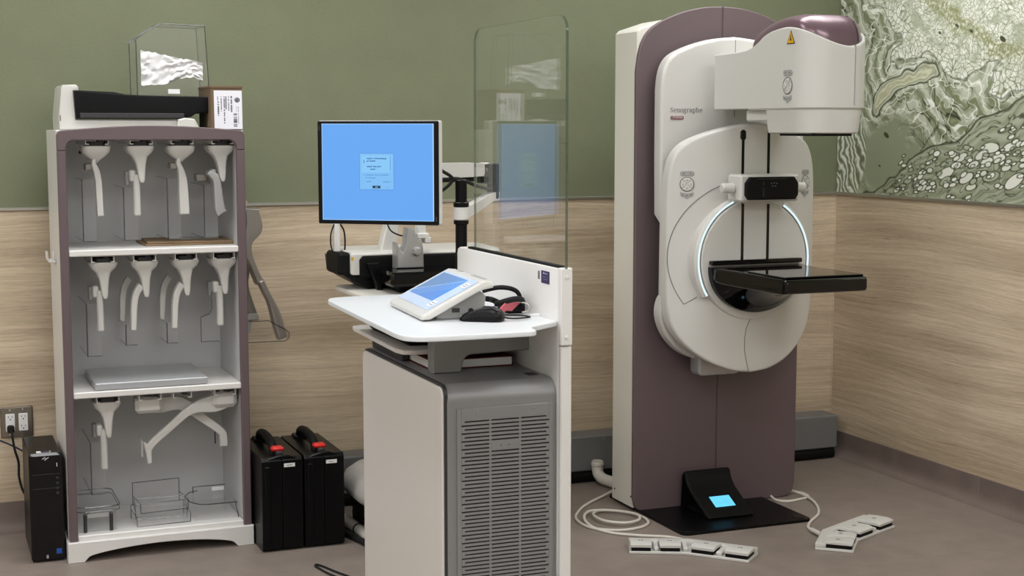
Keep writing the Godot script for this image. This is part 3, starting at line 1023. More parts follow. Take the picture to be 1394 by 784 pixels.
func cabinet_contents() -> void:
	var g1 := "paddles hanging under the cabinet top"
	paddle(0.596, 1.445, 0, "white paddle with slim curved blade, leftmost on the cabinet's top row", g1)
	paddle(0.745, 1.445, 1, "white paddle with pointed mount, second from left on the top row", g1)
	paddle(0.886, 1.445, 4, "white paddle with broad flat blade, third from left on the top row", g1)
	var p4 := paddle(1.027, 1.445, 5, "paddle with curved grey metal blade, rightmost on the top row", g1)
	# its metal blade bends forward and hangs to the right
	part(p4, "metal_blade", S().ribbon(Array(spline2([Vector2(-0.052, -0.095), Vector2(-0.035, -0.105), Vector2(-0.022, -0.125), Vector2(-0.017, -0.17), Vector2(-0.012, -0.225), Vector2(-0.004, -0.242)], 5)), [0.007, 0.008, 0.009, 0.011, 0.012, 0.0125, 0.013, 0.013, 0.013, 0.013, 0.013, 0.013, 0.014, 0.014, 0.015, 0.015, 0.016, 0.016, 0.017, 0.018, 0.018, 0.018, 0.018, 0.018, 0.018, 0.018], Vector3(0, 0, -0.04), Vector3.RIGHT, Vector3.UP, 0.05, 0.004), M.bracket_silver, "curved grey metal blade")
	part(p4, "side_clip", S().bx(-0.085, -0.04, -0.13, -0.10, -0.10, -0.06, 0.005), M.metal_grey)
	tray(p4, -0.065, 0.05, -0.330, -0.14, -0.29, -0.02)
	var g2 := "paddles hanging on the cabinet's middle row"
	paddle(0.608, 1.042, 1, "white paddle with straight blade, leftmost on the middle row", g2)
	paddle(0.750, 1.042, 3, "white paddle with bowed blade, second from left on the middle row", g2)
	paddle(0.893, 1.042, 3, "white paddle with bowed blade, third from left on the middle row", g2)
	paddle(1.028, 1.042, 2, "white paddle with stepped clear plate, rightmost on the middle row", g2)
	var g3 := "paddles hanging on the cabinet's bottom row"
	paddle(0.607, 0.549, 1, "white paddle with straight blade, alone at left of the bottom row", g3)
	# two swing arms that cross each other
	var a := thing("angled_paddle_arm", "white angled arm hanging from the left, crossing behind the other one", "paddle", Vector3(0.752, 0.549, 0.44), g3)
	var rib := spline2([Vector2(0.735, 0.525), Vector2(0.80, 0.515), Vector2(0.86, 0.518), Vector2(0.905, 0.495), Vector2(0.95, 0.455), Vector2(1.0, 0.415), Vector2(1.022, 0.39), Vector2(1.024, 0.345)], 4)
	var hw := []
	for i in rib.size():
		hw.append(lerpf(0.030, 0.014, smoothstep(0.0, 0.75, float(i) / (rib.size() - 1))))
	part(a, "arm", S().ribbon(Array(rib), hw, Vector3(0, 0, 0.385), Vector3.RIGHT, Vector3.UP, 0.02, 0.004), M.paddle_white)
	part(a, "mount", S().bx(0.705, 0.80, 0.495, 0.555, 0.36, 0.45, 0.012), M.paddle_white)
	part(a, "pin", S().bx(0.993, 0.997, 0.355, 0.40, 0.388, 0.392), M.ink)
	var b := thing("angled_paddle_arm", "white angled arm hanging from the right, crossing in front of the other one", "paddle", Vector3(1.018, 0.549, 0.45), g3)
	rib = spline2([Vector2(1.03, 0.535), Vector2(0.985, 0.515), Vector2(0.93, 0.508), Vector2(0.885, 0.488), Vector2(0.82, 0.435), Vector2(0.765, 0.39), Vector2(0.745, 0.365)], 4)
	hw = []
	for i in rib.size():
		hw.append(lerpf(0.036, 0.013, smoothstep(0.0, 0.6, float(i) / (rib.size() - 1))))
	part(b, "arm", S().ribbon(Array(rib), hw, Vector3(0, 0, 0.43), Vector3.RIGHT, Vector3.UP, 0.022, 0.004), M.paddle_white)
	part(b, "mount", S().bx(0.975, 1.065, 0.50, 0.558, 0.39, 0.47, 0.014), M.paddle_white)
	var fork := S()
	fork.prism(PackedVector2Array([Vector2(0.728, 0.395), Vector2(0.745, 0.385), Vector2(0.757, 0.36), Vector2(0.758, 0.315), Vector2(0.743, 0.312), Vector2(0.738, 0.35)]), Vector3(0, 0, 0.435), Vector3.RIGHT, Vector3.UP, 0.016, 0.003)
	fork.prism(PackedVector2Array([Vector2(0.726, 0.398), Vector2(0.736, 0.38), Vector2(0.735, 0.33), Vector2(0.727, 0.33)]), Vector3(0, 0, 0.395), Vector3.RIGHT, Vector3.UP, 0.014, 0.003)
	part(b, "fork_tip", fork, M.paddle_white)
	# brown envelope on the upper shelf
	var e := thing("brown_envelope", "flat brown paper envelopes lying on the cabinet's upper shelf", "envelope", Vector3(0.91, 1.09, 0.3))
	for k in 2:
		var s := S()
		s.xf = Transform3D(Basis(Vector3.UP, 0.02 - 0.07 * k), Vector3(0.915 + 0.01 * k, 1.0935 + 0.0065 * k, 0.31 - 0.008 * k))
		s.box(Vector3.ZERO, Vector3(0.315 - 0.01 * k, 0.0065, 0.23), 0.002)
		part(e, "envelope", s, M.kraft)
	sheet(e, "address_window", Vector3(0.87, 1.1035, 0.22), Vector3(0.14, 0, 0.004), Vector3(-0.004, 0, 0.10), M.smoke_plastic, 0.0006)
	# translucent slab on the lower shelf
	single("acrylic_slab", "thick frosted grey slab lying on the cabinet's middle shelf", "slab", S().bx(0.563, 0.952, 0.5985, 0.6235, 0.165, 0.505, 0.003), M.frosted, Vector3(0.757, 0.597, 0.34))
	# things on the bottom shelf
	var y := 0.0905
	var c := thing("clear_paddle_box", "clear box with dark side clips on the bottom shelf, left", "box", Vector3(0.57, y, 0.4))
	var cs := S()
	cs.bx(0.497, 0.625, y, y + 0.002, 0.20, 0.47)
	cs.bx(0.497, 0.499, y, y + 0.075, 0.20, 0.47)
	cs.bx(0.625, 0.627, y, y + 0.075, 0.20, 0.47)
	cs.prism(rrect(0.15, 0.27, 0.03, 5), Vector3(0.565, y + 0.078, 0.335), Vector3(1, 0, 0), Vector3(0, 0, -1), 0.003)
	part(c, "shell", cs, M.clear_plastic)
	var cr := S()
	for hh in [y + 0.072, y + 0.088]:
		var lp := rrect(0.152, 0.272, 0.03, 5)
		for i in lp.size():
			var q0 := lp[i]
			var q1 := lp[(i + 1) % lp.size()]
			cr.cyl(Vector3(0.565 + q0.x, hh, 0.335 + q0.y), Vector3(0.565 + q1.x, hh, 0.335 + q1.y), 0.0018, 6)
	part(c, "rim", cr, M.painted_rim_shade)
	for x in [0.512, 0.601]:
		part(c, "clip", S().bx(x, x + 0.012, y, y + 0.066, 0.465, 0.480, 0.003), M.dark_grey)
	part(c, "label_strip", S().bx(0.526, 0.600, y + 0.052, y + 0.066, 0.470, 0.474), M.button_grey)
	var lab := ["clear tray at the bottom of the stack on the bottom shelf", "clear tray in the middle of the stack on the bottom shelf", "clear tray with upright back at the top of the stack"]
	var gs := "stacked clear trays"
	for k in 3:
		var st := thing("clear_tray", lab[k], "tray", Vector3(0.79, y + 0.024 * k, 0.40), gs)
		local(st)
		st.rotation.y = [0.03, -0.10, 0.08][k]
		var w: float = [0.19, 0.18, 0.17][k]
		var d := 0.13
		var hh: float = [0.05, 0.045, 0.085][k]
		var ts := S()
		ts.bx(-w / 2, w / 2, 0, 0.003, -d / 2, d / 2)
		ts.bx(-w / 2, w / 2, 0.003, hh, -d / 2, -d / 2 + 0.002)
		ts.bx(-w / 2, -w / 2 + 0.002, 0.003, 0.035, -d / 2 + 0.002, d / 2)
		ts.bx(w / 2 - 0.002, w / 2, 0.003, 0.035, -d / 2 + 0.002, d / 2)
		part(st, "shell", ts, M.clear_plastic)
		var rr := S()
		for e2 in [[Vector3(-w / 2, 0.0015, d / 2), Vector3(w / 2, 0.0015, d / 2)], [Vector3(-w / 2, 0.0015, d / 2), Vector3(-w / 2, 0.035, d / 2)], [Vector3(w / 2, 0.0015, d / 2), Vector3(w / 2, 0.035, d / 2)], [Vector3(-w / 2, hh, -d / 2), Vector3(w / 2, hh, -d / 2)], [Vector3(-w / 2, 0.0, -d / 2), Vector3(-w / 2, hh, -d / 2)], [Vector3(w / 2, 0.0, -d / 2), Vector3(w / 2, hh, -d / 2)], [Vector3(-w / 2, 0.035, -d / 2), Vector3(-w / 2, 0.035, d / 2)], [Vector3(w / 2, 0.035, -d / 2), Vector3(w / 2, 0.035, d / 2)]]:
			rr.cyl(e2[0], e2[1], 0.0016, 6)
		part(st, "rim", rr, M.painted_rim_shade)
	var v := thing("rounded_tray", "clear tray with a rounded end and white sticker, bottom shelf right", "tray", Vector3(0.97, y, 0.33))
	var half := PackedVector2Array([Vector2(1.062, 0.22), Vector2(1.062, 0.44)])
	for k in 13:
		var aa: float = PI / 2 + PI * k / 12.0
		half.append(Vector2(0.955 + 0.06 * cos(aa), 0.33 + 0.11 * sin(aa)))
	var vs := S()
	var flat := PackedVector2Array()
	for q in half:
		flat.append(Vector2(q.x, -q.y))
	vs.prism(flat, Vector3(0, y + 0.05, 0), Vector3(1, 0, 0), Vector3(0, 0, -1), 0.003)
	vs.bx(0.90, 1.06, y, y + 0.003, 0.25, 0.47)
	vs.bx(1.058, 1.061, y, y + 0.05, 0.25, 0.44)
	vs.bx(0.93, 1.05, y + 0.053, y + 0.08, 0.27, 0.272)
	part(v, "shell", vs, M.clear_plastic)
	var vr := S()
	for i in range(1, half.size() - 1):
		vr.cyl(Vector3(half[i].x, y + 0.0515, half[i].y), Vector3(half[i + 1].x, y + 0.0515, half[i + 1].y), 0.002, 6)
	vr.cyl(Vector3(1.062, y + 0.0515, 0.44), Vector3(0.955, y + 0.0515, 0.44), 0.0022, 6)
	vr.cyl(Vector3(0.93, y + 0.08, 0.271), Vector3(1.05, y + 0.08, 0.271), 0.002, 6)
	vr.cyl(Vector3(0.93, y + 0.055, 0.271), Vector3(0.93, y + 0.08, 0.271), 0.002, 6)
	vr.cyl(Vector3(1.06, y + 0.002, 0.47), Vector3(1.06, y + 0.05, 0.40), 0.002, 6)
	part(v, "rim", vr, M.painted_rim_shade)
	part(v, "sticker", S().bx(1.0, 1.045, y + 0.060, y + 0.074, 0.272, 0.274), M.paper)
	# big grey paddle hung on the right side
	var h := thing("hanging_paddle", "large grey curved paddle handle hooked on the cabinet's right side", "paddle", Vector3(1.17, 0.71, 0.33))
	var hp := PackedVector2Array(spline2([Vector2(1.172, 1.215), Vector2(1.182, 1.18), Vector2(1.188, 1.145), Vector2(1.178, 1.118), Vector2(1.152, 1.092), Vector2(1.146, 1.065), Vector2(1.156, 1.02), Vector2(1.190, 0.94)], 4))
	hp.append_array(spline2([Vector2(1.168, 0.93), Vector2(1.138, 1.01), Vector2(1.112, 1.06), Vector2(1.108, 1.10), Vector2(1.125, 1.14), Vector2(1.128, 1.18), Vector2(1.122, 1.215)], 4))
	part(h, "handle", S().prism(hp, Vector3(0, 0, 0.30), Vector3.RIGHT, Vector3.UP, 0.085, 0.005, 2), M.metal_grey)
	var leg1 := spline2([Vector2(1.176, 0.95), Vector2(1.196, 0.905), Vector2(1.214, 0.868), Vector2(1.230, 0.825), Vector2(1.243, 0.775), Vector2(1.257, 0.73)], 5)
	hw = []
	for i in leg1.size():
		hw.append(0.011 + 0.007 * smoothstep(0.3, 0.75, float(i) / (leg1.size() - 1)))
	part(h, "leg", S().ribbon(Array(leg1), hw, Vector3(0, 0, 0.335), Vector3.RIGHT, Vector3.UP, 0.06, 0.008), M.metal_grey)
	var leg2 := spline2([Vector2(1.150, 1.0), Vector2(1.138, 0.93), Vector2(1.150, 0.87), Vector2(1.176, 0.79)], 5)
	hw = []
	for i in leg2.size():
		hw.append(0.016)
	part(h, "leg", S().ribbon(Array(leg2), hw, Vector3(0, 0, 0.24), Vector3.RIGHT, Vector3.UP, 0.04, 0.006), M.metal_grey)
	var cp := PackedVector2Array([Vector2(1.108, 0.722), Vector2(1.262, 0.722), Vector2(1.276, 0.735), Vector2(1.276, 0.752), Vector2(1.262, 0.765), Vector2(1.20, 0.80), Vector2(1.13, 0.80), Vector2(1.108, 0.79)])
	var pl := part(h, "clear_plate", S().prism(cp, Vector3(0, 0, 0.395), Vector3.RIGHT, Vector3.UP, 0.003).bx(1.108, 1.272, 0.722, 0.725, 0.26, 0.395), M.clear_plastic, "clear plate")
	var pr := S()
	for i in 6:
		pr.cyl(Vector3(cp[i].x, cp[i].y, 0.397), Vector3(cp[i + 1].x, cp[i + 1].y, 0.397), 0.0018, 6)
	part(pl, "rim", pr, M.painted_rim_shade)
	part(h, "clamp", S().bx(1.14, 1.185, 0.79, 0.815, 0.25, 0.30, 0.004).bx(1.145, 1.16, 0.745, 0.79, 0.27, 0.28, 0.002), M.bracket_silver)


func cabinet_top() -> void:
	var y := 1.5005
	var t := thing("table_top_receptor", "white based device with thick black slab on the cabinet top", "device", Vector3(0.75, y, 0.32))
	# white base with a rounded upright at its left end
	var pf := PackedVector2Array([Vector2(0.478, y), Vector2(0.476, y + 0.04), Vector2(0.487, y + 0.145), Vector2(0.493, y + 0.153), Vector2(0.536, y + 0.155), Vector2(0.544, y + 0.148), Vector2(0.546, y + 0.135), Vector2(0.530, y + 0.13), Vector2(0.533, y + 0.035), Vector2(0.90, y + 0.034), Vector2(0.92, y + 0.03), Vector2(0.955, y + 0.0)])
	part(t, "base", S().prism(pf, Vector3(0, 0, 0.20), Vector3.RIGHT, Vector3.UP, 0.24, 0.006, 2), M.white_shell)
	var sl := PackedVector2Array([Vector2(0.531, y + 0.038), Vector2(0.526, y + 0.135), Vector2(0.66, y + 0.130), Vector2(0.70, y + 0.122), Vector2(0.76, y + 0.120), Vector2(0.990, y + 0.116), Vector2(0.996, y + 0.110), Vector2(0.996, y + 0.066), Vector2(0.985, y + 0.058), Vector2(0.94, y + 0.056), Vector2(0.925, y + 0.045), Vector2(0.89, y + 0.038)])
	var b := part(t, "slab", S().prism(sl, Vector3(0, 0, 0.17), Vector3.RIGHT, Vector3.UP, 0.285, 0.006, 2), M.satin_black)
	part(b, "edge_strip", S().bx(0.545, 0.90, y + 0.041, y + 0.058, 0.450, 0.4565, 0.002), M.dark_grey)
	part(t, "foot", S().prism(PackedVector2Array([Vector2(0.872, y), Vector2(0.878, y + 0.036), Vector2(0.90, y + 0.042), Vector2(0.935, y + 0.038), Vector2(0.954, y)]), Vector3(0, 0, 0.42), Vector3.RIGHT, Vector3.UP, 0.045, 0.005), M.white_shell)
	part(t, "mark", S().bx(0.480, 0.4835, y + 0.03, y + 0.05, 0.395, 0.4405), M.ink_grey)
	# acrylic cover standing on the slab
	var ya := 1.622
	var a := thing("acrylic_cover", "clear acrylic cover with chamfered corner standing on the black slab", "cover", Vector3(0.89, ya, 0.3))
	var fp := PackedVector2Array([Vector2(0.752, ya), Vector2(0.750, ya + 0.195), Vector2(0.832, ya + 0.250), Vector2(0.992, ya + 0.247), Vector2(1.004, ya)])
	var s := S()
	s.prism(fp, Vector3(0, 0, 0.375), Vector3.RIGHT, Vector3.UP, 0.003)
	s.prism(fp, Vector3(0, 0, 0.205), Vector3.RIGHT, Vector3.UP, 0.003)
	s.prism(PackedVector2Array([Vector2(0.832, ya + 0.247), Vector2(0.832, ya + 0.250), Vector2(0.992, ya + 0.2475), Vector2(0.992, ya + 0.2445)]), Vector3(0, 0, 0.208), Vector3.RIGHT, Vector3.UP, 0.167)
	s.prism(PackedVector2Array([Vector2(0.989, ya + 0.246), Vector2(0.992, ya + 0.247), Vector2(1.004, ya), Vector2(1.001, ya)]), Vector3(0, 0, 0.208), Vector3.RIGHT, Vector3.UP, 0.167)
	var sh := part(a, "shell", s, M.clear_plastic)
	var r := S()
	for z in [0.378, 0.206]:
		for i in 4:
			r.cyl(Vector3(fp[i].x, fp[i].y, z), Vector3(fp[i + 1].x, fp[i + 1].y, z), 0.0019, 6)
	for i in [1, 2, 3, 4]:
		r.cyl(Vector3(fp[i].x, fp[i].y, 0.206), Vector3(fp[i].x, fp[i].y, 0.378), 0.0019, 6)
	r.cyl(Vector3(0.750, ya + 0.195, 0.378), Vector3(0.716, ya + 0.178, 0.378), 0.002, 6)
	part(sh, "rim", r, M.painted_rim_shade)
	part(a, "sticker", S().bx(0.858, 0.899, ya + 0.006, ya + 0.022, 0.3785, 0.3795), M.paper)
	# crumpled white film folded inside the cover
	var f := S()
	var nz := noise(41, 1.0, 2)
	var nx := 26
	var ny := 12
	var grid := []
	for side in 2:
		var rows := []
		for j in ny + 1:
			var row := PackedVector3Array()
			for i in nx + 1:
				var u := float(i) / nx
				var v := float(j) / ny
				var lo: float = lerpf(0.036, 0.050, u) + 0.018 * smoothstep(0.35, 0.7, u) * (1.0 - smoothstep(0.85, 1.0, u)) + 0.006 * nz.get_noise_2d(u * 9.0, 3.0)
				var hi: float = lerpf(0.160, 0.118, u) + 0.006 * nz.get_noise_2d(u * 7.0, 30.0)
				var zz: float = 0.335 + 0.010 * nz.get_noise_2d(u * 4.0, v * 5.0) + 0.006 * nz.get_noise_2d(u * 13.0, v * 3.0 + 8.0) - 0.004 * side
				row.append(Vector3(lerpf(0.772, 0.990, u), ya + lerpf(lo, hi, v), zz))
			rows.append(row)
		grid.append(rows)
	for j in ny:
		for i in nx:
			f.q(grid[0][j][i], grid[0][j][i + 1], grid[0][j + 1][i + 1], grid[0][j + 1][i])
			f.q(grid[1][j][i + 1], grid[1][j][i], grid[1][j + 1][i], grid[1][j + 1][i + 1])
	for i in nx:
		f.q(grid[1][0][i], grid[1][0][i + 1], grid[0][0][i + 1], grid[0][0][i])
		f.q(grid[0][ny][i], grid[0][ny][i + 1], grid[1][ny][i + 1], grid[1][ny][i])
	for j in ny:
		f.q(grid[1][j][0], grid[0][j][0], grid[0][j + 1][0], grid[1][j + 1][0])
		f.q(grid[0][j][nx], grid[1][j][nx], grid[1][j + 1][nx], grid[0][j + 1][nx])
	part(a, "paper_insert", f, M.paper, "crumpled white film inside the cover", 60.0)
	# brown cardboard box with a white label
	var c := thing("cardboard_box", "small brown cardboard box with a white printed label", "box", Vector3(1.04, y, 0.4))
	part(c, "carton", S().bx(0.985, 1.096, y, 1.652, 0.27, 0.500, 0.002), M.cardboard)
	part(c, "flap", S().bx(0.983, 1.098, 1.646, 1.654, 0.27, 0.502, 0.001), M.cardboard)
	var im := Image.create(96, 140, false, Image.FORMAT_RGB8)
	im.fill(Color(0.90, 0.90, 0.93))
	var ink := Color(0.22, 0.22, 0.25)
	vdashes(im, 11, 22, 4, 14, Color(0.5, 0.5, 0.52), 1)
	vdashes(im, 12, 40, 5, 52, ink, 2)
	vdashes(im, 23, 22, 4, 54, Color(0.4, 0.4, 0.42), 3)
	vdashes(im, 33, 22, 4, 98, ink, 4)
	vdashes(im, 39, 22, 4, 50, ink, 5)
	vdashes(im, 48, 22, 4, 52, Color(0.45, 0.45, 0.47), 6)
	vdashes(im, 57, 20, 5, 62, ink, 7)
	vdashes(im, 81, 58, 3, 62, Color(0.6, 0.6, 0.62), 8)
	vdashes(im, 75, 58, 2, 20, Color(0.6, 0.6, 0.62), 9)
	var r2 := RandomNumberGenerator.new()
	r2.seed = 4
	for k in range(82, 134):
		if r2.randf() < 0.55:
			im.fill_rect(Rect2i(66, k, 12, 1), Color(0.25, 0.25, 0.27))
	for yy in range(-10, 11):
		for xx in range(-10, 11):
			var d := Vector2(xx, yy).length()
			if d < 9.2:
				im.set_pixel(79 + xx, 34 + yy, Color(0.16, 0.17, 0.2) if d > 6.6 and d < 9.2 or absf(xx) + absf(yy - 1) < 3.2 or (absi(xx - yy) % 5) < 3 and d < 5.4 else Color(0.72, 0.73, 0.76))
	sheet(c, "label", Vector3(0.996, 1.638, 0.500), Vector3(0.099, 0, 0), Vector3(0.001, -0.135, 0), print_material("box_label_print", im), 0.0008, "white printed label with a round dark emblem")


# ---------------------------------------------------------------- floor things at left
func computer() -> void:
	var t := thing("computer_tower", "black desktop computer tower standing beside the cabinet", "computer", Vector3(0.392, 0, 0.3))
	part(t, "case", S().bx(0.337, 0.446, 0.006, 0.382, 0.14, 0.455, 0.004), M.satin_black)
	var f := part(t, "front_bezel", S().bx(0.335, 0.448, 0.004, 0.386, 0.455, 0.478, 0.008), M.gloss_black)
	part(f, "drive_seam", S().bx(0.345, 0.437, 0.262, 0.264, 0.4775, 0.4785), M.dark_grey)
	part(f, "drive_seam", S().bx(0.345, 0.437, 0.312, 0.314, 0.4775, 0.4785), M.dark_grey)
	part(f, "power_light", S().bx(0.4275, 0.4295, 0.338, 0.351, 0.4775, 0.479), M.paper)
	for k in 4:
		part(f, "front_port", S().bx(0.424, 0.433, 0.24 + 0.018 * k, 0.248 + 0.018 * k, 0.4775, 0.4788), M.dark_grey)
	var lg := S()
	lg.cyl(Vector3(0.388, 0.362, 0.478), Vector3(0.402, 0.372, 0.4785), 0.0012, 6)
	lg.cyl(Vector3(0.380, 0.366, 0.478), Vector3(0.391, 0.375, 0.4785), 0.0012, 6)
	lg.cyl(Vector3(0.384, 0.368, 0.478), Vector3(0.398, 0.369, 0.4785), 0.0012, 6)
	part(f, "maker_mark", lg, M.bracket_silver)
	part(f, "sticker", S().bx(0.418, 0.436, 0.028, 0.046, 0.478, 0.4787), M.sticker_blue, "small blue sticker")
	part(f, "foot_mark", S().bx(0.384, 0.391, 0.014, 0.026, 0.478, 0.4787), M.bracket_silver)
	part(t, "asset_label", S().bx(0.365, 0.412, 0.382, 0.3828, 0.415, 0.447), M.paper)
	part(t, "label_code", S().bx(0.380, 0.410, 0.3828, 0.3832, 0.417, 0.445), M.sticker_purple)
	part(t, "rubber_foot", S().bx(0.34, 0.36, 0.0, 0.006, 0.16, 0.46).bx(0.425, 0.443, 0.0, 0.006, 0.16, 0.46), M.rubber)


func hard_case(x0: float, x1: float, label: String) -> void:
	var t := thing("carrying_case", label, "case", Vector3((x0 + x1) / 2, 0, 0.45), "black carrying cases on the floor")
	var z1 := 0.655
	var z0 := 0.27
	var h := 0.342
	var mid := (x0 + x1) / 2
	# two half shells meeting at a seam across the width
	for k in 2:
		var a: float = x0 if k == 0 else mid + 0.0003
		var b: float = mid - 0.0003 if k == 0 else x1
		var pr := PackedVector2Array([Vector2(z0 + 0.02, 0.004), Vector2(z1 - 0.012, 0.004), Vector2(z1, 0.016), Vector2(z1, h - 0.012), Vector2(z1 - 0.012, h), Vector2(z0 + 0.02, h), Vector2(z0, h - 0.02), Vector2(z0, 0.024)])
		part(t, "shell", S().prism(pr, Vector3(b, 0, 0), Vector3(0, 0, 1), Vector3.UP, b - a, 0.004, 2), M.satin_black)
	part(t, "front_rib", S().bx(x0 + 0.012, x0 + 0.032, 0.03, h - 0.03, z1 - 0.002, z1 + 0.004, 0.003), M.satin_black)
	# domed front lip
	var lip := PackedVector2Array([Vector2(x0 + 0.004, h - 0.012), Vector2(x0 + 0.03, h - 0.001), Vector2(mid - 0.01, h + 0.007), Vector2(mid + 0.02, h + 0.007), Vector2(x1 - 0.03, h - 0.001), Vector2(x1 - 0.004, h - 0.012)])
	part(t, "lip", S().prism(lip, Vector3(0, 0, z1 - 0.05), Vector3.RIGHT, Vector3.UP, 0.046, 0.004), M.satin_black)
	# handle along the top
	var hd := PackedVector3Array(spline3([Vector3(mid - 0.012, h - 0.004, 0.575), Vector3(mid - 0.012, h + 0.026, 0.555), Vector3(mid - 0.012, h + 0.040, 0.50), Vector3(mid - 0.012, h + 0.042, 0.42), Vector3(mid - 0.012, h + 0.030, 0.355), Vector3(mid - 0.012, h - 0.004, 0.335)], 5))
	part(t, "handle", S().tube(hd, 0.0155, 12), M.matt_black)
	part(t, "hinge_mount", S().bx(mid - 0.035, mid + 0.02, h - 0.004, h + 0.012, 0.30, 0.36, 0.005), M.satin_black)
	var l := part(t, "latch", S().bx(mid - 0.028, mid + 0.016, h + 0.014, h + 0.031, 0.585, 0.622, 0.006), M.red, "red latch")
	part(l, "catch", S().bx(mid - 0.016, mid + 0.008, h - 0.004, h + 0.018, 0.604, 0.636, 0.003), M.dark_grey)
	part(l, "latch_tip", S().bx(mid + 0.012, mid + 0.018, h + 0.018, h + 0.026, 0.590, 0.602, 0.002), M.paper)
	var im := Image.create(64, 24, false, Image.FORMAT_RGB8)
	im.fill(Color(0.86, 0.86, 0.86))
	dashes(im, 16, 10, 32, 4, Color(0.2, 0.2, 0.2), int(x0 * 100.0))
	sheet(t, "name_tag", Vector3(mid + 0.006, h - 0.022, z1), Vector3(0.040, 0, 0), Vector3(0, -0.0135, 0), print_material(numbered("case_tag"), im), 0.0012, "white name tag")


func floor_things() -> void:
	computer()
	hard_case(1.107, 1.256, "black carrying case with red latch, the one against the cabinet")
	hard_case(1.262, 1.409, "black carrying case with red latch, the one nearer the console")
	single("loose_cord", "thin black cord end lying on the floor before the console", "cord", S().tube(spline3([Vector3(1.30, 0.004, 1.10), Vector3(1.262, 0.004, 1.0), Vector3(1.246, 0.004, 0.93), Vector3(1.238, 0.0045, 0.885), Vector3(1.247, 0.005, 0.872), Vector3(1.262, 0.0045, 0.90), Vector3(1.285, 0.004, 0.97), Vector3(1.325, 0.004, 1.08), Vector3(1.37, 0.004, 1.25)]), 0.0036, 8), M.rubber, Vector3(1.27, 0, 0.98))
	var c := thing("cable_conduit", "white cable conduit with a black tie on the floor behind the case", "conduit", Vector3(1.5, 0, 0.5))
	part(c, "hose", S().tube(spline3([Vector3(1.44, 0.024, 0.30), Vector3(1.478, 0.024, 0.42), Vector3(1.488, 0.024, 0.56), Vector3(1.50, 0.024, 0.70), Vector3(1.56, 0.024, 0.95), Vector3(1.62, 0.024, 1.2)]), 0.021, 14), M.cable_white)
	part(c, "tie", S().cyl(Vector3(1.4872, 0.024, 0.552), Vector3(1.4882, 0.024, 0.562), 0.0222, 14), M.rubber)
	single("black_hose", "black hose lying beside the white conduit", "hose", S().tube(spline3([Vector3(1.425, 0.013, 0.26), Vector3(1.436, 0.013, 0.45), Vector3(1.452, 0.013, 0.60), Vector3(1.49, 0.013, 0.80), Vector3(1.55, 0.013, 1.1)]), 0.0115, 10), M.rubber, Vector3(1.46, 0, 0.6))


# ---------------------------------------------------------------- gantry
# measured in the column's own frame: x from its middle, z from the wall behind it
const G_AT := Vector3(2.946, 0.0166, 0.063)
const G_SIZE := 0.989


func G() -> Soup:
	var s := S()
	s.xf = Transform3D(Basis().scaled(Vector3.ONE * G_SIZE), G_AT)
	return s


func gp(x: float, y: float, z: float) -> Vector3:
	return G_AT + Vector3(x, y, z) * G_SIZE


func mirrored(left: Array) -> PackedVector2Array:
	# left half from the bottom to the top, then the right half back down
	var out := PackedVector2Array()
	for p in left:
		out.append(p)
	for i in range(left.size() - 1, -1, -1):
		if absf(left[i].x) > 0.001:
			out.append(Vector2(-left[i].x, left[i].y))
	return out


# one raised keypad: small bar, round pad in four pieces, lower bar
func keypad(parent: Node3D, o: Vector3, ux: Vector3, uy: Vector3, size := 1.0) -> void:
	ux *= size
	uy *= size
	var k := S()
	k.prism(rrect(0.046, 0.017, 0.0075, 4, Vector2(0, 0.036)), o, ux, uy, 0.0022, 0.001)
	var pad := part(parent, "keypad", k, M.button_grey)
	k = S()
	k.prism(PackedVector2Array([Vector2(-0.023, -0.030), Vector2(-0.021, -0.026), Vector2(-0.010, -0.029), Vector2(0.010, -0.029), Vector2(0.021, -0.026), Vector2(0.023, -0.030), Vector2(0.020, -0.039), Vector2(0.008, -0.043), Vector2(0, -0.049), Vector2(-0.008, -0.043), Vector2(-0.020, -0.039)]), o, ux, uy, 0.0022, 0.001)
	part(pad, "lower_keys", k, M.button_grey)
	var ring := S()
	var uz := ux.cross(uy).normalized()
	for i in 28:
		var a := TAU * i / 28
		var b := TAU * (i + 1) / 28
		ring.cyl(o + (ux * cos(a) + uy * sin(a)) * 0.0235 + uz * 0.001, o + (ux * cos(b) + uy * sin(b)) * 0.0235 + uz * 0.001, 0.0012, 5)
	part(pad, "pad_ring", ring, M.ink_grey)
	for i in 4:
		var c := PackedVector2Array()
		c.append(Vector2(0.0025, 0.0).rotated(PI / 2 * i))
		for j in 7:
			c.append(Vector2(0.0215, 0).rotated(PI / 2 * i - PI / 4 + 0.1 + (PI / 2 - 0.2) * j / 6.0))
		part(pad, "button", S().prism(c, o, ux, uy, 0.003, 0.0012), M.white_shell)
		var m := Vector2(0.0135, 0).rotated(PI / 2 * i)
		part(pad, "button_mark", S().cyl(o + ux * m.x + uy * m.y + uz * 0.0028, o + ux * m.x + uy * m.y + uz * 0.0034, 0.0022, 8), M.ink_grey)
	for q in [Vector2(-0.011, 0.036), Vector2(0.011, 0.036), Vector2(-0.013, -0.035), Vector2(0.013, -0.035), Vector2(0, -0.038)]:
		part(pad, "button_mark", S().cyl(o + ux * q.x + uy * q.y + uz * 0.002, o + ux * q.x + uy * q.y + uz * 0.0027, 0.0028, 8), M.ink_grey)


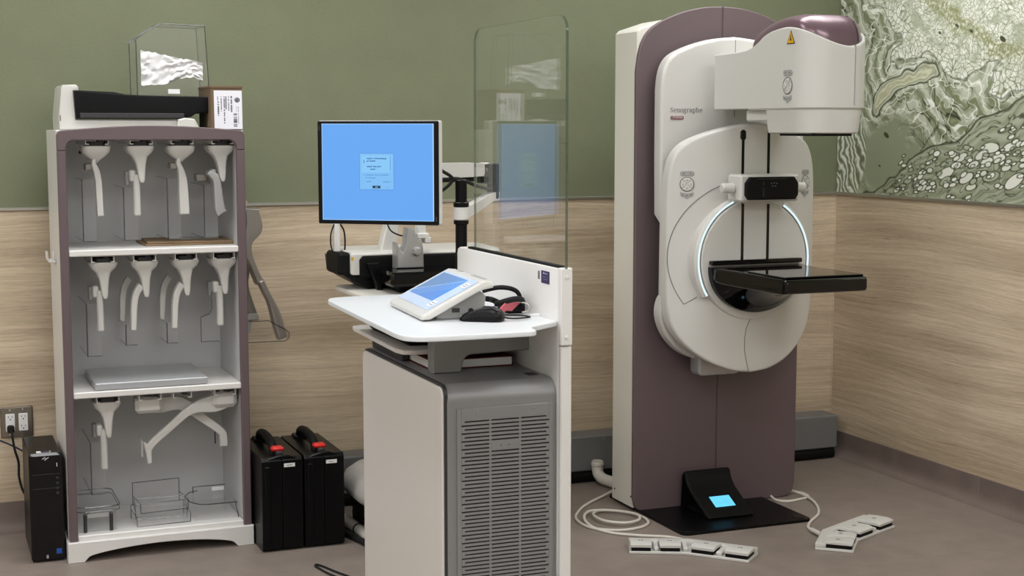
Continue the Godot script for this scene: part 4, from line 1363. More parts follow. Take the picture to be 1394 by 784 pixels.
func head_plan(inset: float) -> PackedVector2Array:
	# seen from above: x, z ; counted so that the ring faces out when climbing
	var x0 := -0.139 + inset
	var x1 := 0.139 - inset
	var z0 := 1.00 + inset
	var z1 := 1.42 - inset
	var rf: float = maxf(0.10 - inset, 0.02)
	var rb: float = maxf(0.04 - inset, 0.008)
	var out := PackedVector2Array()
	for k in [[x1, z1, rf, 0, -1, -1], [x1, z0, rb, 1, -1, 1], [x0, z0, rb, 2, 1, 1], [x0, z1, rf, 3, 1, -1]]:
		for i in 9:
			# go round against the clock seen from above (x right, z towards the viewer)
			var a: float = PI / 2 * (-1.0 + k[3] + i / 8.0)
			var d := Vector2(cos(a), -sin(a))
			out.append(Vector2(k[0] + k[4] * k[2], k[1] + k[5] * k[2]) + d * k[2])
	# points along the straight runs, so that the rim can rise and fall between the corners
	var full := PackedVector2Array()
	for i in out.size():
		var a := out[i]
		var b := out[(i + 1) % out.size()]
		full.append(a)
		if i % 9 == 8:
			for j in range(1, 10):
				full.append(a.lerp(b, j / 10.0))
	return full


func head_rim(z: float, x: float) -> float:
	var pts := [[0.98, 1.786], [1.05, 1.796], [1.09, 1.812], [1.13, 1.834], [1.17, 1.846], [1.22, 1.853], [1.28, 1.857], [1.34, 1.855], [1.42, 1.846]]
	var side: float = pts[0][1]
	for i in pts.size() - 1:
		if z >= pts[i][0]:
			side = lerpf(pts[i][1], pts[i + 1][1], clampf((z - pts[i][0]) / (pts[i + 1][0] - pts[i][0]), 0, 1))
	var front: float = 1.784 + 0.050 * pow(absf(x - 0.030) / 0.15, 1.6)
	return lerpf(side, front, smoothstep(1.26, 1.44, z))


func cap_top(z: float) -> float:
	var pts := [[0.98, 1.815], [1.02, 1.848], [1.07, 1.872], [1.13, 1.889], [1.20, 1.900], [1.28, 1.903], [1.34, 1.896], [1.38, 1.876], [1.42, 1.845]]
	var out: float = pts[0][1]
	for i in pts.size() - 1:
		if z >= pts[i][0]:
			out = lerpf(pts[i][1], pts[i + 1][1], clampf((z - pts[i][0]) / (pts[i + 1][0] - pts[i][0]), 0, 1))
	return out


func cap_ring(inset: float, f: float) -> PackedVector3Array:
	var out := PackedVector3Array()
	for p in head_plan(inset):
		out.append(Vector3(p.x, lerpf(head_rim(p.y, p.x), cap_top(p.y), f), p.y))
	return out


func head_ring(inset: float, dy: float, fixed := -1.0) -> PackedVector3Array:
	var out := PackedVector3Array()
	for p in head_plan(inset):
		out.append(Vector3(p.x, fixed if fixed > 0 else head_rim(p.y, p.x) + dy, p.y))
	return out


func gantry() -> void:
	var t := thing("mammography_gantry", "tall mauve and white mammography unit with black breast support", "x-ray machine", Vector3(2.946, 0, 0.6))
	# white column
	var cl := mirrored([Vector2(-0.366, 0.0), Vector2(-0.366, 1.875), Vector2(-0.352, 1.889), Vector2(-0.25, 1.922), Vector2(-0.12, 1.945), Vector2(0, 1.952)])
	part(t, "column", G().prism(cl, Vector3(0, 0, 0.392), Vector3.RIGHT, Vector3.UP, 0.193, 0.004), M.warm_white)
	for p in [[0.03, 0.42], [0.03, 0.565]]:
		part(t, "screw", G().cyl(Vector3(-0.3675, p[0] + 0.012, p[1]), Vector3(-0.365, p[0] + 0.012, p[1]), 0.004, 10), M.dark_grey)
	# mauve front in two halves
	var left := [Vector2(-0.0012, -0.016), Vector2(-0.31, -0.016), Vector2(-0.345, -0.010), Vector2(-0.366, 0.008), Vector2(-0.375, 0.045), Vector2(-0.377, 1.68)]
	for q in spline2([Vector2(-0.377, 1.72), Vector2(-0.368, 1.785), Vector2(-0.354, 1.833), Vector2(-0.333, 1.870), Vector2(-0.300, 1.900), Vector2(-0.254, 1.925), Vector2(-0.176, 1.955), Vector2(-0.085, 1.975), Vector2(-0.0012, 1.980)], 4):
		left.append(q)
	for sg in [1.0, -1.0]:
		var pl := PackedVector2Array()
		for q in left:
			pl.append(Vector2(q.x * sg, q.y))
		part(t, "front_panel", G().prism(pl, Vector3(0, 0, 0.583), Vector3.RIGHT, Vector3.UP, 0.02, 0.004), M.mauve)
	part(t, "seam_strip", G().bx(-0.003, 0.003, 0.0, 1.97, 0.58, 0.601), M.mauve_seam)
	# carriage: pivot and rear plate
	part(t, "pivot", G().cyl(Vector3(0, 1.15, 0.60), Vector3(0, 1.15, 0.645), 0.20, 40), M.dark_grey)
	var c1 := []
	for q in spline2([Vector2(0, 0.585), Vector2(-0.09, 0.59), Vector2(-0.17, 0.61), Vector2(-0.235, 0.645), Vector2(-0.285, 0.70), Vector2(-0.310, 0.755), Vector2(-0.316, 0.80), Vector2(-0.308, 0.84), Vector2(-0.296, 0.86)], 4):
		c1.append(q)
	c1.append(Vector2(-0.294, 1.14))
	c1.append(Vector2(-0.318, 1.175))
	c1.append(Vector2(-0.321, 1.40))
	for q in spline2([Vector2(-0.321, 1.65), Vector2(-0.316, 1.70), Vector2(-0.303, 1.745), Vector2(-0.272, 1.784), Vector2(-0.20, 1.818), Vector2(-0.10, 1.846), Vector2(0, 1.857)], 4):
		c1.append(q)
	part(t, "arm_plate", G().prism(mirrored(c1), Vector3(0, 0, 0.64), Vector3.RIGHT, Vector3.UP, 0.062, 0.012, 3), M.white_shell)
	part(t, "arm_seam", G().bx(-0.0012, 0.0012, 1.55, 1.845, 0.70, 0.7025), M.ink_grey)
	part(t, "lower_bumper", G().prism(rrect(0.19, 0.09, 0.02, 4, Vector2(-0.065, 0.585)), Vector3(0, 0, 0.66), Vector3.RIGHT, Vector3.UP, 0.07, 0.01, 2), M.bracket_silver)
	letters(t, "maker_lettering", "Senographe", gp(-0.282, 1.560, 0.7022), Vector3.RIGHT, Vector3.UP, 0.0245, M.ink_grey, true)
	part(t, "name_badge", G().prism(rrect(0.058, 0.0145, 0.006, 4, Vector2(-0.252, 1.545)), Vector3(0, 0, 0.702), Vector3.RIGHT, Vector3.UP, 0.0012), M.tag_mauve)
	letters(t, "badge_lettering", "Pristina", gp(-0.272, 1.5405, 0.7032), Vector3.RIGHT, Vector3.UP, 0.0125, M.white_shell, false)
	# domed front shield
	var half := spline2([Vector2(0, 0.568), Vector2(-0.075, 0.577), Vector2(-0.15, 0.602), Vector2(-0.215, 0.640), Vector2(-0.268, 0.688), Vector2(-0.304, 0.745), Vector2(-0.321, 0.81), Vector2(-0.327, 0.90), Vector2(-0.328, 1.05), Vector2(-0.327, 1.24), Vector2(-0.321, 1.335), Vector2(-0.303, 1.405), Vector2(-0.265, 1.452), Vector2(-0.19, 1.488), Vector2(-0.09, 1.515), Vector2(0, 1.527)], 4)
	var ol := mirrored(Array(half))
	ol.reverse()
	var rs := []
	for k in [[0.985, -0.055], [1.0, -0.050], [1.0, -0.012], [0.996, -0.005], [0.988, -0.001], [0.975, 0.0], [0.90, 0.0], [0.80, 0.0], [0.65, 0.0], [0.48, 0.0], [0.30, 0.0], [0.12, 0.0]]:
		var r := PackedVector3Array()
		for p in ol:
			var q := Vector2(p.x * k[0], 1.05 + (p.y - 1.05) * k[0])
			r.append(Vector3(q.x, q.y, shield_z(q.x, q.y, ol) + k[1]))
		rs.append(r)
	part(t, "shield", G().rings(rs), M.white_shell, "", 50.0)
	# slots for the paddle carriage, lying in the curve of the shield
	for x in [-0.056, 0.056]:
		var sl := G()
		var rl := []
		for i in 25:
			var yy: float = lerpf(1.0, 1.492 if x < 0 else 1.512, i / 24.0)
			var zz: float = shield_z(x, yy, ol)
			if Vector2(x, yy - 1.005).length() < 0.228:
				zz = maxf(zz, 0.8702)
			rl.append(PackedVector3Array([Vector3(x - 0.0058, yy, zz - 0.01), Vector3(x + 0.0058, yy, zz - 0.01), Vector3(x + 0.0058, yy, zz + 0.0008), Vector3(x - 0.0058, yy, zz + 0.0008)]))
		for r in rl:
			r.reverse()
		part(t, "slot", sl.rings(rl), M.gloss_black)
	var zc: float = shield_z(-0.056, 1.485, ol)
	part(t, "slot_cap", G().prism(rrect(0.024, 0.040, 0.0115, 6, Vector2(-0.056, 1.480)), Vector3(0, 0, zc - 0.01), Vector3.RIGHT, Vector3.UP, 0.014, 0.003), M.gloss_black)
	# round turntable face with lit arcs
	var ctr := Vector2(0, 1.005)
	var disc := PackedVector2Array()
	for i in 64:
		disc.append(ctr + Vector2(0.232, 0).rotated(TAU * i / 64))
	part(t, "disc", G().prism(disc, Vector3(0, 0, 0.80), Vector3.RIGHT, Vector3.UP, 0.070, 0.006, 2), M.white_shell)
	var ring := S()
	for seg in [[113.0, 213.0], [-30.0, 58.0]]:
		var g := G()
		var gl := G()
		var nn := 30
		var r0 := []
		var r1 := []
		for i in nn + 1:
			var a: float = deg_to_rad(lerpf(seg[0], seg[1], float(i) / nn))
			var d := Vector3(cos(a), sin(a), 0)
			var c := Vector3(ctr.x, ctr.y, 0)
			r0.append(PackedVector3Array([c + d * 0.256 + Vector3(0, 0, 0.80), c + d * 0.256 + Vector3(0, 0, 0.856), c + d * 0.247 + Vector3(0, 0, 0.866), c + d * 0.236 + Vector3(0, 0, 0.866), c + d * 0.232 + Vector3(0, 0, 0.80)]))
			r1.append(PackedVector3Array([c + d * 0.2450 + Vector3(0, 0, 0.862), c + d * 0.2450 + Vector3(0, 0, 0.8672), c + d * 0.2385 + Vector3(0, 0, 0.8672), c + d * 0.2385 + Vector3(0, 0, 0.862)]))
		for r in r0:
			r.reverse()
		for r in r1:
			r.reverse()
		g.rings(r0)
		gl.rings(r1)
		var o := part(t, "ring_frame", g, M.white_shell)
		part(o, "light_arc", gl, M.lamp_arc, "glowing white light strip")
	# outlined recess at the left of the ring
	var gr := G()
	var pp := []
	for i in 25:
		var a: float = deg_to_rad(lerpf(108.0, 212.0, i / 24.0))
		var rr: float = 0.315 + 0.012 * sin(PI * i / 24.0)
		pp.append(Vector3(cos(a) * rr, ctr.y + sin(a) * rr, 0))
	pp.append(Vector3(cos(deg_to_rad(212)) * 0.262, ctr.y + sin(deg_to_rad(212)) * 0.262, 0))
	for i in pp.size() - 1:
		var a: Vector3 = pp[i]
		var b: Vector3 = pp[i + 1]
		a.z = shield_z(a.x, a.y, ol) + 0.0003
		b.z = shield_z(b.x, b.y, ol) + 0.0003
		gr.cyl(a, b, 0.0016, 6)
	part(t, "shield_groove", gr, M.ink_grey)
	var sg2 := G()
	var sp := spline2([Vector2(0.008, 0.80), Vector2(-0.020, 0.765), Vector2(-0.034, 0.72), Vector2(-0.036, 0.66), Vector2(-0.024, 0.60), Vector2(-0.018, 0.575)], 5)
	for i in sp.size() - 1:
		sg2.cyl(Vector3(sp[i].x, sp[i].y, shield_z(sp[i].x, sp[i].y, ol)), Vector3(sp[i + 1].x, sp[i + 1].y, shield_z(sp[i + 1].x, sp[i + 1].y, ol)), 0.0014, 6)
	part(t, "shield_groove", sg2, M.ink_grey)
	for x in [-0.262, 0.262]:
		var zk: float = shield_z(x, 1.295, ol)
		var ex := Vector3(0.04, 0, shield_z(x + 0.02, 1.295, ol) - shield_z(x - 0.02, 1.295, ol)).normalized()
		var ey := Vector3(0, 0.08, shield_z(x, 1.335, ol) - shield_z(x, 1.255, ol))
		ey = (ey - ex * ey.dot(ex)).normalized()
		keypad(t, gp(x, 1.295, zk) + ex.cross(ey) * 0.0004, ex, ey, 1.12)
	# neck and tube head
	var nk := PackedVector2Array([Vector2(0.782, 1.575), Vector2(1.10, 1.575), Vector2(1.10, 1.815), Vector2(1.06, 1.797), Vector2(1.01, 1.788), Vector2(0.94, 1.784), Vector2(0.782, 1.781)])
	part(t, "neck_root", G().bx(-0.05, 0.118, 1.59, 1.77, 0.695, 0.79, 0.004), M.white_shell)
	part(t, "neck", G().prism(nk, Vector3(0.1385, 0, 0), Vector3(0, 0, 1), Vector3.UP, 0.277, 0.006, 2), M.white_shell)
	part(t, "neck_underside", G().bx(-0.11, 0.11, 1.53, 1.576, 0.97, 1.17, 0.006), M.white_shell)
	var head := part(t, "tube_head", G().rings([head_ring(0.006, 0, 1.571), head_ring(0.0, 0, 1.577), head_ring(0.0, -0.008), head_ring(0.003, -0.002), head_ring(0.009, 0.0), head_ring(0.014, -0.004), head_ring(0.018, -0.012)]), M.white_shell, "", 42.0)
	var cap := part(t, "head_cap", G().rings([head_ring(0.015, -0.012), cap_ring(0.0155, 0.10), cap_ring(0.018, 0.34), cap_ring(0.024, 0.58), cap_ring(0.036, 0.78), cap_ring(0.055, 0.91), cap_ring(0.080, 0.98), cap_ring(0.11, 1.0)]), M.mauve_pearl, "pearly mauve cap", 55.0)
	# seam across the cap
	var cs := G()
	var ln := []
	for q in [[1.13, 0.955], [1.20, 0.955], [1.27, 0.955], [1.33, 0.95], [1.365, 0.86], [1.385, 0.66], [1.394, 0.42], [1.3975, 0.1]]:
		ln.append(Vector3(0.078, lerpf(head_rim(q[0], 0), cap_top(q[0]), q[1]), q[0]))
	for i in ln.size() - 1:
		cs.cyl(ln[i], ln[i + 1], 0.0018, 6)
	part(cap, "seam", cs, M.cap_line)
	# front cover seam and horizontal joint
	part(head, "cover_joint", G().bx(0.050, 0.0525, 1.585, 1.792, 1.405, 1.4212, 0.0), M.button_grey)
	var cring := []
	for k in [[0.024, 1.487], [0.018, 1.491], [0.014, 1.52], [0.008, 1.572]]:
		var r := PackedVector3Array()
		for p in head_plan(k[0]):
			r.append(Vector3(p.x, k[1], maxf(p.y, 1.145)))
		cring.append(r)
	part(t, "collimator", G().rings(cring), M.white_shell, "", 42.0)
	part(t, "collimator_plate", G().bx(-0.09, 0.07, 1.479, 1.488, 1.17, 1.385, 0.002), M.matt_black)
	keypad(t, gp(-0.1392, 1.653, 1.295), Vector3(0, 0, 1), Vector3.UP, 1.22)
	var tri := part(t, "warning_sign", S().prism(PackedVector2Array([Vector2(0, 0.026), Vector2(-0.025, -0.021), Vector2(0.025, -0.021)]), gp(-0.1392, 1.817, 1.31), Vector3(0, 0, 1), Vector3.UP, 0.001), M.ink, "yellow warning triangle")
	part(tri, "sign_face", S().prism(PackedVector2Array([Vector2(0, 0.0215), Vector2(-0.0205, -0.018), Vector2(0.0205, -0.018)]), gp(-0.1402, 1.817, 1.31), Vector3(0, 0, 1), Vector3.UP, 0.0006), M.yellow)
	part(tri, "sign_symbol", S().prism(PackedVector2Array([Vector2(-0.001, 0.009), Vector2(0.001, 0.009), Vector2(0.0025, -0.002), Vector2(0.007, -0.010), Vector2(0.0, -0.008), Vector2(-0.007, -0.010), Vector2(-0.0025, -0.002)]), gp(-0.1407, 1.817, 1.31), Vector3(0, 0, 1), Vector3.UP, 0.0005), M.ink)
	# compression carriage
	var k1 := part(t, "paddle_carriage", G().bx(-0.128, 0.128, 1.232, 1.334, 0.874, 0.972, 0.008), M.white_shell)
	part(k1, "carriage_face", G().prism(PackedVector2Array([Vector2(-0.112, 1.258), Vector2(-0.100, 1.240), Vector2(0.100, 1.240), Vector2(0.112, 1.258), Vector2(0.112, 1.302), Vector2(0.102, 1.316), Vector2(0.094, 1.325), Vector2(-0.094, 1.325), Vector2(-0.102, 1.316), Vector2(-0.112, 1.302)]), Vector3(0, 0, 0.968), Vector3.RIGHT, Vector3.UP, 0.024, 0.005, 2), M.matt_black)
	part(k1, "face_recess", G().bx(-0.066, 0.056, 1.316, 1.320, 0.990, 0.994, 0.001).bx(-0.045, -0.038, 1.25, 1.285, 0.990, 0.9935).bx(-0.045, -0.038, 1.295, 1.308, 0.990, 0.9935), M.ink)
	for q in [Vector2(-0.008, 1.301), Vector2(0.004, 1.303), Vector2(0.016, 1.301), Vector2(-0.002, 1.291), Vector2(0.010, 1.291)]:
		part(k1, "contact_pin", G().cyl(Vector3(q.x, q.y, 0.990), Vector3(q.x, q.y, 0.9935), 0.0022, 8), M.raceway_grey)
	for sg in [-1.0, 1.0]:
		part(k1, "knob", G().cyl(Vector3(sg * 0.125, 1.283, 0.925), Vector3(sg * 0.135, 1.283, 0.925), 0.014, 16).cyl(Vector3(sg * 0.133, 1.283, 0.925), Vector3(sg * 0.182, 1.283, 0.925), 0.021, 18, 0.004, 0.018), M.white_shell)
	for x in [-0.056, 0.056]:
		part(k1, "rail_end", G().bx(x - 0.005, x + 0.005, 1.222, 1.234, 0.875, 0.885), M.white_shell)
	# black breast support
	var sec := []
	for k in [[0.870, 0.203, 0.805, 0.004], [0.893, 0.203, 0.805, 0.0], [0.900, 0.200, 0.808, 0.0], [0.925, 0.180, 0.832, 0.0], [0.965, 0.150, 0.862, 0.0], [1.03, 0.125, 0.886, 0.0], [1.12, 0.112, 0.903, 0.0], [1.22, 0.108, 0.914, 0.0], [1.33, 0.104, 0.926, 0.0]]:
		var r := PackedVector3Array()
		for i in 33:
			# lower edge from the right round to the left
			var a: float = PI * i / 32.0
			r.append(Vector3(k[1] * cos(a), 0.984 - (0.984 - k[2]) * pow(sin(a), 0.92), k[0]))
		r.reverse()
		sec.append(r)
	var bk := part(t, "breast_support", G().rings(sec), M.gloss_black, "glossy black breast support", 40.0)
	var slab := []
	for k in [[0.890, 0.199, 0.984, 0.945], [0.915, 0.197, 0.984, 0.928], [0.96, 0.192, 0.984, 0.924], [1.06, 0.183, 0.983, 0.923], [1.20, 0.177, 0.982, 0.924], [1.335, 0.174, 0.981, 0.926], [1.352, 0.171, 0.978, 0.929], [1.360, 0.165, 0.972, 0.935]]:
		var r := PackedVector3Array()
		for q in rrect(k[1] * 2.0, k[2] - k[3], 0.008, 4, Vector2(0, (k[2] + k[3]) / 2)):
			r.append(Vector3(q.x, q.y, k[0]))
		slab.append(r)
	part(bk, "table", G().rings(slab), M.gloss_black, "", 40.0)
	part(bk, "rear_lip", G().prism(rrect(0.40, 0.017, 0.006, 3, Vector2(0, 1.0)), Vector3(0, 0, 0.868), Vector3.RIGHT, Vector3.UP, 0.028, 0.004), M.gloss_black)
	part(bk, "top_plate", G().prism(rrect(0.336, 0.255, 0.012, 4, Vector2(0, -1.215)), Vector3(0, 0.981, 0), Vector3.RIGHT, Vector3(0, 0, -1), 0.0065, 0.003, 2), M.gloss_black)
	part(bk, "side_groove", G().prism(PackedVector2Array([Vector2(1.09, 0.940), Vector2(1.30, 0.941), Vector2(1.30, 0.9385), Vector2(1.09, 0.9375)]), Vector3(-0.1755, 0, 0), Vector3(0, 0, 1), Vector3.UP, 0.004), M.matt_black)
	# base plate on the floor
	part(t, "base_plate", S().prism(rrect(0.565, 0.65, 0.03, 5), Vector3(2.882, 0.0, 0.700), Vector3.RIGHT, Vector3(0, 0, -1), 0.011, 0.003, 2), M.satin_black)
	for q in [Vector2(2.635, 0.99), Vector2(3.125, 0.985)]:
		part(t, "plate_boss", S().cyl(Vector3(q.x, 0.010, q.y), Vector3(q.x, 0.0135, q.y), 0.026, 20, 0.002), M.satin_black)


func shield_z(x: float, _y: float, _ol: PackedVector2Array) -> float:
	# the front shield is bent about an upright axis only
	return 0.868 - 0.098 * pow(absf(x) / 0.327, 2.0)


func gantry_floor() -> void:
	# angle display on the base plate
	var y := 0.0115
	var t := thing("floor_display", "small black foot display with a lit blue screen on the base plate", "display", Vector3(2.89, y, 0.8))
	var pf := PackedVector2Array([Vector2(0.665, y), Vector2(0.893, y), Vector2(0.898, y + 0.006), Vector2(0.888, y + 0.013), Vector2(0.790, y + 0.062)])
	for q in spline2([Vector2(0.782, y + 0.066), Vector2(0.752, y + 0.083), Vector2(0.727, y + 0.103), Vector2(0.712, y + 0.126), Vector2(0.708, y + 0.140), Vector2(0.700, y + 0.146), Vector2(0.686, y + 0.144), Vector2(0.676, y + 0.13)], 4):
		pf.append(q)
	part(t, "housing", S().prism(pf, Vector3(2.985, 0, 0), Vector3(0, 0, 1), Vector3.UP, 0.205, 0.01, 3), M.matt_black)
	var im := Image.create(96, 72, false, Image.FORMAT_RGB8)
	im.fill(Color(0.42, 0.83, 0.97))
	for k in [[14, 22, 10, 1], [12, 40, 26, 2], [36, 44, 14, 3], [52, 40, 22, 4], [66, 30, 18, 5], [50, 22, 20, 6], [60, 52, 20, 7]]:
		dashes(im, k[0], k[1], k[2], 4, Color(0.36, 0.70, 0.85), k[3])
	var dn := Vector3(0, -0.049, 0.098).normalized()
	sheet(t, "screen", Vector3(2.838, y + 0.062, 0.790) + Vector3(0, 0.0009, 0.0005) + dn * 0.004, Vector3(0.088, 0, 0), dn * 0.062, print_material("floor_screen", im, 0.2, 0.75), 0.0008, "lit pale blue screen")
	foot_switches()
	cables()


# foot switch: an angled bar with four keys; from a to b to c on the floor
func foot_switch(called_label: String, a: Vector3, b: Vector3, c: Vector3, w: float, group: String) -> void:
	var t := thing("foot_switch", called_label, "foot switch", b, group)
	var up := Vector3.UP
	var keys := []
	var d0 := (b - a).normalized()
	var d1 := (c - b).normalized()
	var n0 := d0.cross(up).normalized()
	var n1 := d1.cross(up).normalized()
	var nb := (n0 + n1).normalized()
	nb = nb / maxf(nb.dot(n0), 0.3)
	# n points to the right of travel; front edge lies there
	var o := [a - n0 * w / 2, b - nb * w / 2, c - n1 * w / 2, c + n1 * w / 2, b + nb * w / 2, a + n0 * w / 2]
	var poly := PackedVector2Array()
	for p in o:
		poly.append(Vector2(p.x, -p.z))
	part(t, "base", S().prism(poly, Vector3(0, 0, 0), Vector3.RIGHT, Vector3(0, 0, -1), 0.010, 0.002), M.white_shell)
	# raised back bar: the part of the base behind the keys
	var ob := [a - n0 * w / 2, b - nb * w / 2, c - n1 * w / 2, c - n1 * w * 0.22, b - nb * w * 0.22, a - n0 * w * 0.22]
	poly = PackedVector2Array()
	for p in ob:
		poly.append(Vector2(p.x, -p.z))
	part(t, "rear_housing", S().prism(poly, Vector3(0, 0.009, 0), Vector3.RIGHT, Vector3(0, 0, -1), 0.020, 0.005, 2), M.white_shell)
	for k in 4:
		var seg: int = k / 2
		var p0 := a if seg == 0 else b
		var p1 := b if seg == 0 else c
		var d := d0 if seg == 0 else d1
		var n := n0 if seg == 0 else n1
		var m := p0.lerp(p1, [0.20, 0.70, 0.30, 0.81][k])
		var kl: float = (p1 - p0).length() * 0.33
		var key := S()
		key.xf = Transform3D(Basis(d, up, d.cross(up)), m)
		key.bx(-kl / 2, kl / 2, 0.010, 0.026, -w * 0.28, w * 0.45, 0.001)
		var kp := part(t, "key_well", key, M.matt_black)
		var kt := S()
		kt.xf = Transform3D(Basis(d, up, d.cross(up)), m)
		var pr := PackedVector2Array([Vector2(-w * 0.30, 0.024), Vector2(w * 0.465, 0.0235), Vector2(w * 0.47, 0.032), Vector2(w * 0.30, 0.038), Vector2(-w * 0.05, 0.037), Vector2(-w * 0.30, 0.034)])
		kt.prism(pr, Vector3(kl / 2 + 0.004, 0, 0), Vector3(0, 0, 1), up, kl + 0.008, 0.003, 2)
		part(kp, "key", kt, M.white_shell)
		var mk := S()
		mk.xf = Transform3D(Basis(d, up, d.cross(up)), m)
		mk.bx(-0.009, 0.009, 0.0373, 0.0379, w * 0.06, w * 0.075)
		mk.bx(-0.006, -0.004, 0.0373, 0.0379, w * 0.0, w * 0.13)
		mk.bx(0.004, 0.006, 0.0373, 0.0379, w * 0.0, w * 0.13)
		part(kp, "key_mark", mk, M.ink_grey)
		if k < 3:
			var rb := S()
			var mid := p0.lerp(p1, [0.46, 0.96, 0.54][k])
			rb.xf = Transform3D(Basis(d, up, d.cross(up)), mid)
			rb.bx(-kl * 0.14, kl * 0.14, 0.009, 0.024, -w * 0.30, w * 0.42, 0.004)
			part(t, "key_rib", rb, M.white_shell)


func foot_switches() -> void:
	var g := "white foot switches on the floor"
	foot_switch("white four-key foot switch in front of the base plate", Vector3(2.337, 0, 1.100), Vector3(2.525, 0, 1.188), Vector3(2.690, 0, 1.370), 0.115, g)
	foot_switch("white four-key foot switch bent away at the right of the gantry", Vector3(3.005, 0, 1.400), Vector3(3.115, 0, 1.275), Vector3(3.372, 0, 1.160), 0.135, g)


func cables() -> void:
	var r := 0.0055
	single("coiled_cable", "white cable coiled on the floor left of the gantry", "cable", S().tube(spline3([Vector3(2.66, 0.03, 0.36), Vector3(2.60, 0.012, 0.38), Vector3(2.48, r, 0.46), Vector3(2.395, r, 0.55), Vector3(2.325, r, 0.67), Vector3(2.325, r, 0.80), Vector3(2.40, r, 0.872), Vector3(2.49, r, 0.872), Vector3(2.56, r, 0.82), Vector3(2.575, r, 0.72), Vector3(2.53, r, 0.625), Vector3(2.46, r + 0.004, 0.60), Vector3(2.40, r + 0.010, 0.665), Vector3(2.40, r + 0.010, 0.765), Vector3(2.46, r + 0.010, 0.822), Vector3(2.53, r + 0.010, 0.80), Vector3(2.556, r + 0.010, 0.725), Vector3(2.50, r + 0.008, 0.635), Vector3(2.41, r + 0.010, 0.615), Vector3(2.345, r + 0.010, 0.70), Vector3(2.335, r, 0.80), Vector3(2.37, r, 0.90), Vector3(2.45, r, 0.97), Vector3(2.53, r, 1.02), Vector3(2.56, r + 0.004, 1.08), Vector3(2.545, 0.016, 1.118)], 7), r, 8), M.cable_white, Vector3(2.46, 0, 0.75))
	var c := thing("switch_cable", "white cable looping from the gantry to the right foot switch", "cable", Vector3(3.25, 0, 0.85))
	part(c, "cable", S().tube(spline3([Vector3(3.22, 0.010, 0.52), Vector3(3.30, r, 0.60), Vector3(3.36, r, 0.64), Vector3(3.352, r, 0.71), Vector3(3.29, r, 0.735), Vector3(3.232, r, 0.742), Vector3(3.20, r, 0.70), Vector3(3.23, r + 0.008, 0.61), Vector3(3.31, r + 0.011, 0.62), Vector3(3.335, r + 0.006, 0.72), Vector3(3.31, r, 0.83), Vector3(3.24, r, 0.95), Vector3(3.155, r, 1.03), Vector3(3.10, r, 1.09), Vector3(3.078, r, 1.14), Vector3(3.066, 0.010, 1.19)], 7), r, 8), M.cable_white)
	part(c, "strain_relief", S().tube(PackedVector3Array([Vector3(3.074, 0.009, 1.15), Vector3(3.07, 0.011, 1.175), Vector3(3.062, 0.014, 1.215), Vector3(3.060, 0.015, 1.235)]), 0.0088, 10), M.cable_white)


